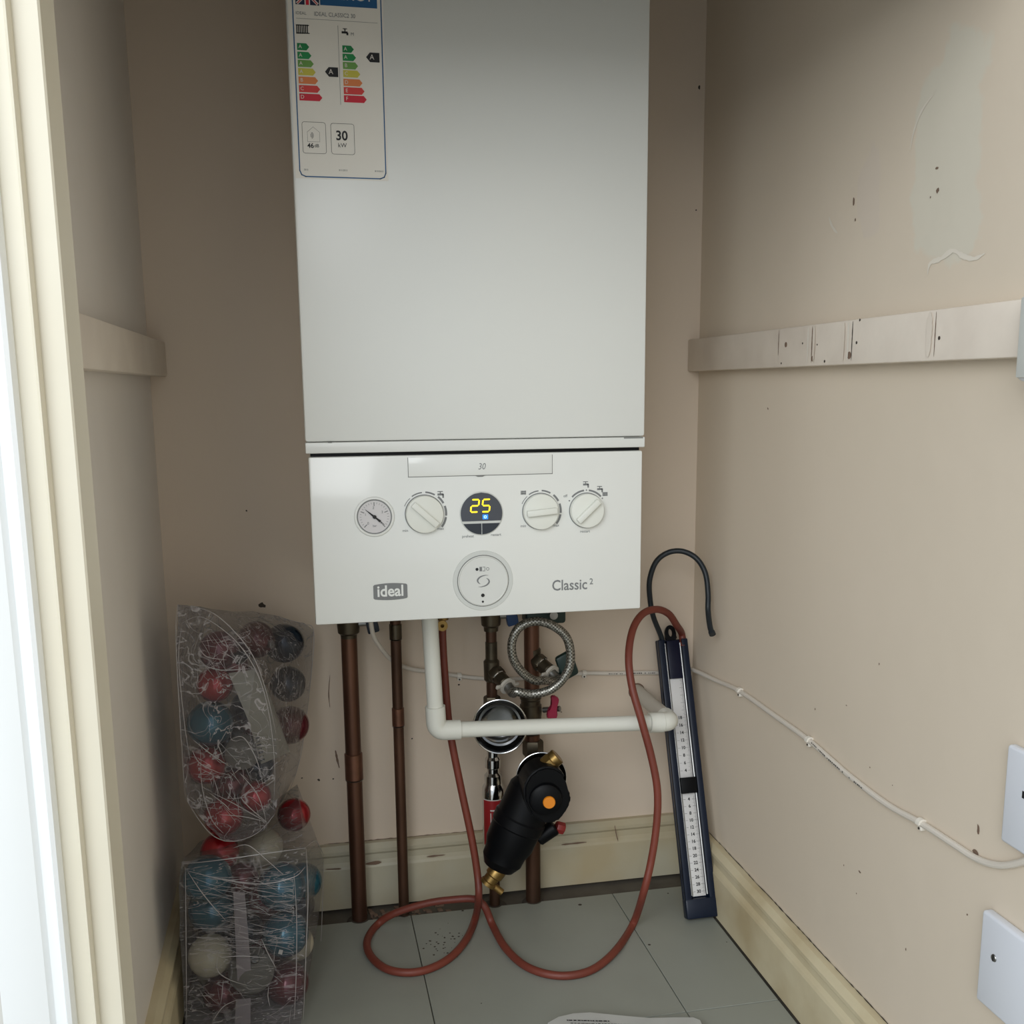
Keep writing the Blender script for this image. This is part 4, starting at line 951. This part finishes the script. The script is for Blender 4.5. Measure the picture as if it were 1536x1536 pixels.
for y_px, xa_, xb_, h_ in ((1530, 850, 914, .0011), (1534, 856, 975, .0006), (1540, 850, 1000, .0006), (1546, 846, 1000, .0006), (1552, 846, 1000, .0006)):
    x = xa_
    while x < xb_:
        w_ = random.uniform(2, 6); p_ = onZ(x, y_px+(x-xa_)*.012, .0105); p2_ = onZ(x+w_, y_px+(x+w_-xa_)*.012, .0105); x += w_+random.uniform(.6, 2)
        tt = max(0, (ty_-p_.y)/(ty_+.66)); z = .0015+.0085*(1-tt)**2+.0009
        fill(bm, [(p_.x, p_.y-h_, z), (p2_.x, p2_.y-h_, z), (p2_.x, p2_.y+h_, z), (p_.x, p_.y+h_, z)])
obj('leaflet_print', bm, 'black_print', lt, smooth=False, kind='stuff')

# ================================================================ BAUBLES IN CLEAR PACKS
def bauble_mesh(name='bauble'):
    bm = B(); bmesh.ops.create_uvsphere(bm, u_segments=32, v_segments=20, radius=1.0)
    o = obj(name, bm, 'b_red', origin=(0, 0, 0))
    bm = B(); lathe(bm, (0, 0, .97), (0, 0, 1), [(.2, 0), (.2, .16), (.17, .19), (.0001, .2)], 16)
    c_ = obj('cap', bm, 'steel', o)
    bm = B(); tube(bm, [(math.cos(2*PI*k/14)*.09, 0, 1.2+math.sin(2*PI*k/14)*.09) for k in range(14)], .015, 6, closed=True)
    l_ = obj('hanging_loop', bm, 'steel', c_)
    return o
proto = bauble_mesh(); used_proto = [False]
def tree(o):
    c = o.copy(); COL.objects.link(c)
    for ch in o.children:
        d = tree(ch); d.parent = c
    return c
def bauble(px, py, Y, rp, m, label, group, tilt):
    tilt = (tilt[0] if abs(tilt[0]) < 1 and m in ('b_glit',) else -1.2 if m in ('b_white', 'b_teal') else -1.7, tilt[1]*.3, tilt[2])
    o = tree(proto) if used_proto[0] else proto
    used_proto[0] = True
    c = onY(px, py, Y); r = rp*pxr(c)*.99
    c = POS.get((px, py), c); o_r = r
    o.location = c; o.scale = (r, r, r); o.rotation_euler = tilt
    o.material_slots[0].link = 'OBJECT'; o.material_slots[0].material = M[m]
    setp(o, label, 'bauble', group); return o
GL_ = 'baubles in the lower clear pack'; GU = 'baubles in the upper clear pack'
LOW = [(317, 1452, -.272, 31, 'b_white', 'shiny pearl white bauble, front left of the lower pack', (-.5, -.3, 0)),
 (303, 1506, -.248, 32, 'b_white', 'white bauble at the bottom left of the lower pack', (2.5, 0, 0)),
 (372, 1482, -.262, 32, 'b_glit', 'whitish glitter bauble low in the middle of the lower pack', (.6, .8, 0)),
 (438, 1450, -.235, 26, 'b_white', 'white bauble at the right edge of the lower pack', (1, 1, 0)),
 (425, 1496, -.248, 30, 'b_dred', 'burgundy bauble at the bottom right of the lower pack', (.4, .5, 0)),
 (345, 1534, -.255, 28, 'b_dred', 'dark red bauble on the lower pack floor, cut by the frame', (0, 1.9, 0)),
 (298, 1398, -.262, 31, 'b_teal', 'glossy teal bauble, left side of lower pack above the pearl one', (1.4, .4, 0)),
 (298, 1334, -.255, 32, 'b_teal', 'teal bauble at the upper left corner of the lower pack', (2, 1, 0)),
 (425, 1396, -.262, 31, 'b_teal', 'light teal bauble, right side of the lower pack front', (.3, 1.2, 0)),
 (418, 1334, -.255, 32, 'b_teal', 'teal bauble at upper right of the lower pack front', (1.2, 2.2, 0)),
 (455, 1322, -.17, 25, 'b_teal', 'teal bauble against the right side film of the lower pack', (0, 0, 0)),
 (354, 1345, -.255, 24, 'b_dred', 'deep pink bauble, upper centre of the lower pack', (-.9, 0, 0)),
 (362, 1404, -.255, 26, 'b_blue', 'dark blue bauble behind the centre strip of the lower pack', (2, 0, 0)),
 (330, 1283, -.225, 27, 'b_red', 'red bauble at the top left of the lower pack', (2.2, 0, 0)),
 (388, 1284, -.21, 29, 'b_white', 'white bauble at the top of the lower pack under the film', (2.6, .4, 0)),
 (441, 1222, -.13, 23, 'b_red', 'bright red bauble right of the upper pack foot', (1.7, 0, 0)),
 (437, 1418, -.195, 22, 'b_red', 'coral red bauble behind the light teal one', (1.7, 1, 0))]
UPP = [(328, 975, -.225, 27, 'b_dred', 'dark red bauble at the top of the upper pack', (-.9, .3, 0)),
 (322, 1031, -.215, 25, 'b_red', 'dull red bauble above the teal one in the upper pack', (1.5, .6, 0)),
 (316, 1083, -.215, 31, 'b_teal', 'teal bauble at the left of the upper pack', (1.2, 2, 0)),
 (370, 1062, -.165, 25, 'b_blue', 'dark blue bauble beside the teal one in the upper pack', (1.2, 2, 0)),
 (364, 1128, -.232, 25, 'b_glit', 'silvery glitter bauble in the middle of the upper pack', (-1.2, 1.2, 0)),
 (310, 1145, -.215, 27, 'b_red', 'shiny red bauble at the left of the upper pack', (-.9, -.3, 0)),
 (347, 1178, -.185, 27, 'b_dred', 'burgundy bauble low in the upper pack', (1.4, 0, 0)),
 (338, 1222, -.228, 27, 'b_red', 'bright red bauble at the foot of the upper pack', (1.8, .5, 0)),
 (380, 1196, -.215, 22, 'b_red', 'small red bauble at the right foot of the upper pack', (1.8, 1.5, 0)),
 (425, 965, -.10, 30, 'b_blue', 'dark blue bauble at the top right of the upper pack', (1.4, 0, 0)),
 (432, 1026, -.10, 27, 'b_blue', 'dark teal bauble at the right of the upper pack, behind the card', (1.4, 2, 0)),
 (428, 1090, -.11, 27, 'b_dred', 'dark red bauble at the right of the upper pack', (1.4, 2, 0))]
HID = [(330, 1330, -.16, 30), (395, 1350, -.15, 30), (320, 1420, -.16, 30), (390, 1430, -.16, 30), (340, 1490, -.15, 30), (420, 1460, -.15, 26), (440, 1370, -.14, 26)]
for k_, h_ in enumerate(HID): LOW.append((h_[0], h_[1], h_[2], h_[3], ('b_blue', 'b_dred')[k_ % 2], 'dark bauble deep inside the lower pack, almost hidden by the front ones', (1.5, 0, k_)))
HIDU = [(345, 1000, -.15, 26), (350, 1100, -.14, 27), (390, 1090, -.12, 26), (385, 1150, -.13, 26), (385, 960, -.13, 26)]
for k_, h_ in enumerate(HIDU): UPP.append((h_[0], h_[1], h_[2], h_[3], ('b_dred', 'b_blue')[k_ % 2], 'dark bauble deep inside the upper pack, almost hidden by the front ones', (1.5, 0, k_)))
BIG = {'b_teal': 1.12, 'b_red': 1.08, 'b_dred': 1.08, 'b_white': 1.03, 'b_blue': 1.0, 'b_glit': 1.06}
LOW = [(a[0], a[1], a[2], a[3]*BIG[a[4]], *a[4:]) for a in LOW]; UPP = [(a[0], a[1], a[2], a[3]*BIG[a[4]], *a[4:]) for a in UPP]
POS = {}
def relax(L_, y0, y1, zlo, sl=.006):
    C_ = [onY(a[0], a[1], a[2]) for a in L_]; R2 = [a[3]*pxr(c)*1.0 for a, c in zip(L_, C_)]
    X0 = [max(c.x, -.2935+r_) for c, r_ in zip(C_, R2)]
    for it in range(400):
        for i in range(len(C_)):
            for j in range(i):
                d = C_[i]-C_[j]; g = R2[i]+R2[j]+.0006-d.length
                if g > 0:
                    d = Vector((d.x*.35, d.y if abs(d.y) > .002 else .01, d.z*.35)).normalized(); C_[i] += d*g*.5; C_[j] -= d*g*.5
            C_[i].y = min(max(C_[i].y, y0+R2[i]), y1-R2[i]); C_[i].z = max(C_[i].z, zlo+R2[i]); C_[i].x = min(max(C_[i].x, X0[i]-sl), X0[i]+sl)
    for a, c in zip(L_, C_): POS[(a[0], a[1])] = c
relax(LOW, -.300, -.03, .003); relax(UPP, -.262, -.012, .1)
for a in LOW: bauble(a[0], a[1], a[2], a[3], a[4], a[5], GL_, a[6])
for a in UPP: bauble(a[0], a[1], a[2], a[3], a[4], a[5], GU, a[6])

def pack_shell(bm, front, back, n_u=3, n_v=6, amp=.002, seed=0):
    """closed crinkled film shell between a front outline and a back outline (same point count)"""
    def dens(P):
        out = []
        for i in range(len(P)):
            a, b = P[i], P[(i+1) % len(P)]
            for k in range(n_u): out.append(a.lerp(b, k/n_u))
        return out
    Fd, Bd = dens(front), dens(back); n = len(Fd); rings = []
    def jig(p, s=1.0):
        q = noise.noise_vector(p*38+Vector((seed, 0, 0)))*amp*s+noise.noise_vector(p*110+Vector((seed, 3, 0)))*amp*.4*s
        return p+q
    cf = sum(Fd, Vector())/n; cb_ = sum(Bd, Vector())/n
    def cap_rings(P, c):
        R_ = []
        for s in (.25, .5, .72, .88, .96): R_.append([c.lerp(p, s) for p in P])
        return R_
    allr = cap_rings(Fd, cf)+[[Fd[i].lerp(Bd[i], k/n_v) for i in range(n)] for k in range(n_v+1)]+cap_rings(Bd, cb_)[::-1]
    for R_ in allr: rings.append([bm.verts.new(jig(p)) for p in R_])
    a = bm.verts.new(jig(cf)); b = bm.verts.new(jig(cb_))
    for i in range(n):
        bm.faces.new((a, rings[0][i], rings[0][(i+1) % n])); bm.faces.new((b, rings[-1][(i+1) % n], rings[-1][i]))
    for A, C_ in zip(rings, rings[1:]):
        for i in range(n): bm.faces.new((A[i], C_[i], C_[(i+1) % n], A[(i+1) % n]))
    return bm
def creases(bm, lines, r, Yf):
    for L_ in lines:
        P = smoothpts([onY(x, y, Yf if len(q_) == 0 else q_[0]) for x, y, *q_ in L_], 6)
        n = len(P); tube(bm, P, lambda t, r=r: r*(.25+.75*math.sin(PI*t)), 5)
def yv(P, y): return [onY(x, yy, y) for x, yy in P]
# lower pack
lf0 = -.302; lb0 = -.075
fr = yv([(272, 1292), (330, 1284), (400, 1277), (457, 1270), (460, 1300), (458, 1400), (455, 1500)], lf0)
zfl = .0015
fr += [Vector((onY(452, 1560, lf0).x, lf0, zfl)), Vector((onY(400, 1560, lf0).x, lf0, zfl)), Vector((onY(340, 1560, lf0).x, lf0, zfl)), Vector((onY(280, 1560, lf0).x, lf0, zfl))]
fr += yv([(276, 1500), (270, 1400), (268, 1330)], lf0)
bk = yv([(300, 1262), (350, 1240), (415, 1200), (446, 1176), (486, 1290), (484, 1330), (480, 1360)], lb0)
xr_b = onY(474, 1380, lb0).x; xl_b = onY(300, 1390, lb0).x
bk += [Vector((xr_b, lb0, zfl)), Vector((xr_b-.045, lb0, zfl)), Vector((xr_b-.09, lb0, zfl)), Vector((xl_b, lb0, zfl))]
bk += yv([(298, 1370), (296, 1330), (294, 1290)], lb0)
for p in bk+fr: p.z = max(p.z, zfl)
for p in bk+fr: p.x = max(p.x, xL+.024)
lp = thing('bauble_pack', ((fr[0].x+fr[3].x)/2, -.19, 0), 'lower clear film-wrapped pack of baubles standing on the floor', 'bauble pack')
obj('film', pack_shell(B(), fr, bk, 4, 6, .0013, 1), 'film2', lp, ang=60)
def fine_creases(n, x0, x1, y0, y1, ang, spread, lmin, lmax, Yf, r):
    L_ = []
    for _ in range(n):
        x = random.uniform(x0, x1); y = random.uniform(y0, y1); a_ = ang+random.gauss(0, spread); l = random.uniform(lmin, lmax); b_ = random.gauss(0, .12)
        P_ = [(x+l*t*math.cos(a_+b_*t), y+l*t*math.sin(a_+b_*t)) for t in (0, .33, .66, 1)]
        P_ = [(min(max(px, x0), x1), py) for px, py in P_]
        if (P_[-1][0]-P_[0][0])**2+(P_[-1][1]-P_[0][1])**2 > 60: L_.append(P_)
    bm = B(); creases(bm, L_, r, Yf); return bm
obj('film_crease', fine_creases(95, 284, 440, 1312, 1424, .13, .12, 18, 75, lf0-.0012, .00022), 'crease', lp, kind='stuff')
obj('film_crease', fine_creases(22, 284, 440, 1424, 1530, .5, .8, 12, 40, lf0-.0012, .0002), 'crease', lp, kind='stuff')
bm = B(); creases(bm, [[(274, 1296), (330, 1290), (400, 1280), (458, 1272)], [(459, 1272), (462, 1340), (459, 1430), (455, 1530)], [(441, 1310), (445, 1380), (444, 1470), (441, 1530)], [(278, 1300), (279, 1400), (280, 1530)],
  [(280, 1306), (330, 1318), (390, 1326), (440, 1316), (458, 1300)], [(350, 1272), (372, 1268), (400, 1290), (425, 1312)], [(330, 1436), (365, 1434), (400, 1437)], [(328, 1430), (326, 1455), (345, 1470), (378, 1480)], [(392, 1408), (402, 1430), (414, 1452)], [(335, 1470), (333, 1490), (331, 1506)], [(403, 1480), (402, 1495), (405, 1510)], [(320, 1530), (335, 1510), (355, 1500)], [(282, 1308), (300, 1335), (320, 1360), (338, 1380)],
  [(486, 1290, -.09), (482, 1400, -.10), (476, 1530, -.13)], [(458, 1272, -.30), (474, 1262, -.15), (486, 1285, -.09)]], .00055, lf0-.0015)
obj('film_crease', bm, 'crease', lp, kind='stuff')
bm = B(); P = yv([(350, 1338), (367, 1338), (378, 1470), (356, 1472)], -.296); prism(bm, P, (0, .0008, 0)); obj('card_strip', bm, 'card', lp, smooth=False)
bm = B(); P = yv([(354, 1500), (376, 1497), (377, 1560), (353, 1560)], -.299); 
for p in P: p.z = max(p.z, .004)
prism(bm, P, (0, .0008, 0)); obj('card_strip', bm, 'card', lp, smooth=False)
obj('foil_scrap', obox(B(), onY(421, 1428, -.297), (.0022, 0, -.0008), (0, .0004, 0), (.0008, 0, .0026)), 'lwhite', lp, smooth=False)
# upper pack
uf0 = -.262; ub0 = -.062
fr = yv([(266, 908), (300, 910), (335, 932), (362, 958), (385, 1000), (402, 1050), (414, 1110), (419, 1180), (412, 1222), (395, 1245), (362, 1262), (336, 1262), (312, 1240), (280, 1203), (270, 1080), (265, 985)], uf0)
bk = yv([(310, 925), (345, 918), (380, 917), (420, 925), (456, 936), (470, 945), (468, 1000), (464, 1050), (455, 1110), (444, 1160), (425, 1200), (395, 1210), (360, 1205), (310, 1180), (300, 1080), (298, 985)], ub0)
for p in bk+fr: p.x = max(p.x, xL+.004)
zmin = min(p.z for p in fr)
up_ = thing('bauble_pack', ((fr[0].x+fr[5].x)/2, -.17, zmin), 'upper clear film-wrapped pack of baubles leaning on the lower one', 'bauble pack')
obj('film', pack_shell(B(), fr, bk, 3, 6, .0016, 5), 'film', up_, ang=60)
obj('film_crease', fine_creases(50, 285, 375, 940, 1010, .35, .7, 10, 40, uf0-.0012, .00024), 'crease', up_, kind='stuff')
obj('film_crease', fine_creases(60, 285, 400, 1090, 1215, .75, .5, 12, 48, uf0-.0012, .00024), 'crease', up_, kind='stuff')
bm = B(); creases(bm, [[(266, 908), (264, 960), (270, 1080), (278, 1200)], [(272, 935), (300, 925), (335, 945), (365, 975), (390, 1020), (405, 1080), (412, 1150), (410, 1215)], [(285, 908), (320, 920), (352, 948), (380, 985), (400, 1040), (414, 1100)],
  [(280, 1200), (300, 1232), (322, 1255), (350, 1262), (385, 1250), (412, 1222)], [(300, 1150), (305, 1190), (318, 1230), (335, 1250)], [(272, 940), (268, 990), (276, 1080), (285, 1140)], [(400, 1233), (380, 1222), (350, 1205), (320, 1190)], [(400, 1233), (375, 1212), (360, 1195)], [(400, 1233), (365, 1225), (330, 1222)],
  [(300, 995), (330, 1005), (375, 1003)], [(298, 970), (310, 985), (340, 990)], [(315, 1190), (335, 1205), (345, 1215)], [(290, 1110), (315, 1130), (345, 1150)], [(345, 1110), (365, 1106), (385, 1140), (395, 1180)], [(360, 1160), (385, 1190), (398, 1225)], [(288, 1125), (300, 1145), (330, 1160)],
  [(420, 926, -.07), (455, 936, -.07), (470, 945, -.064), (468, 1000, -.064), (455, 1110, -.064), (444, 1160, -.066), (428, 1200, -.07)]], .00055, uf0-.0015)
obj('film_crease', bm, 'crease', up_, kind='stuff')
bm = B(); P = [onY(343, 1010, -.252), onY(383, 1004, -.247), onY(402, 1035, -.225), onY(435, 1128, -.20), onY(392, 1146, -.248), onY(372, 1080, -.250)]
prism(bm, P, (0, .0008, 0)); pc = obj('price_card', bm, 'tagp', up_, smooth=False)
bm = B()
for k in range(7):
    p = onY(386+k*1.3, 1106+k*5.5, -.2485); obox(bm, p+Vector((0, -.002, 0)), (.0026, 0, .0006), (0, .0001, 0), (0, 0, .0007 if k % 2 else .0013))
obj('card_print', bm, 'black_print', pc, smooth=False, kind='stuff')
bm = B(); lathe(bm, onY(354, 988, -.245), (.8, -.5, .3), [(.006, 0), (.0075, .002), (.0075, .010), (.004, .014)], 12); obj('cord_end', bm, 'black', up_)
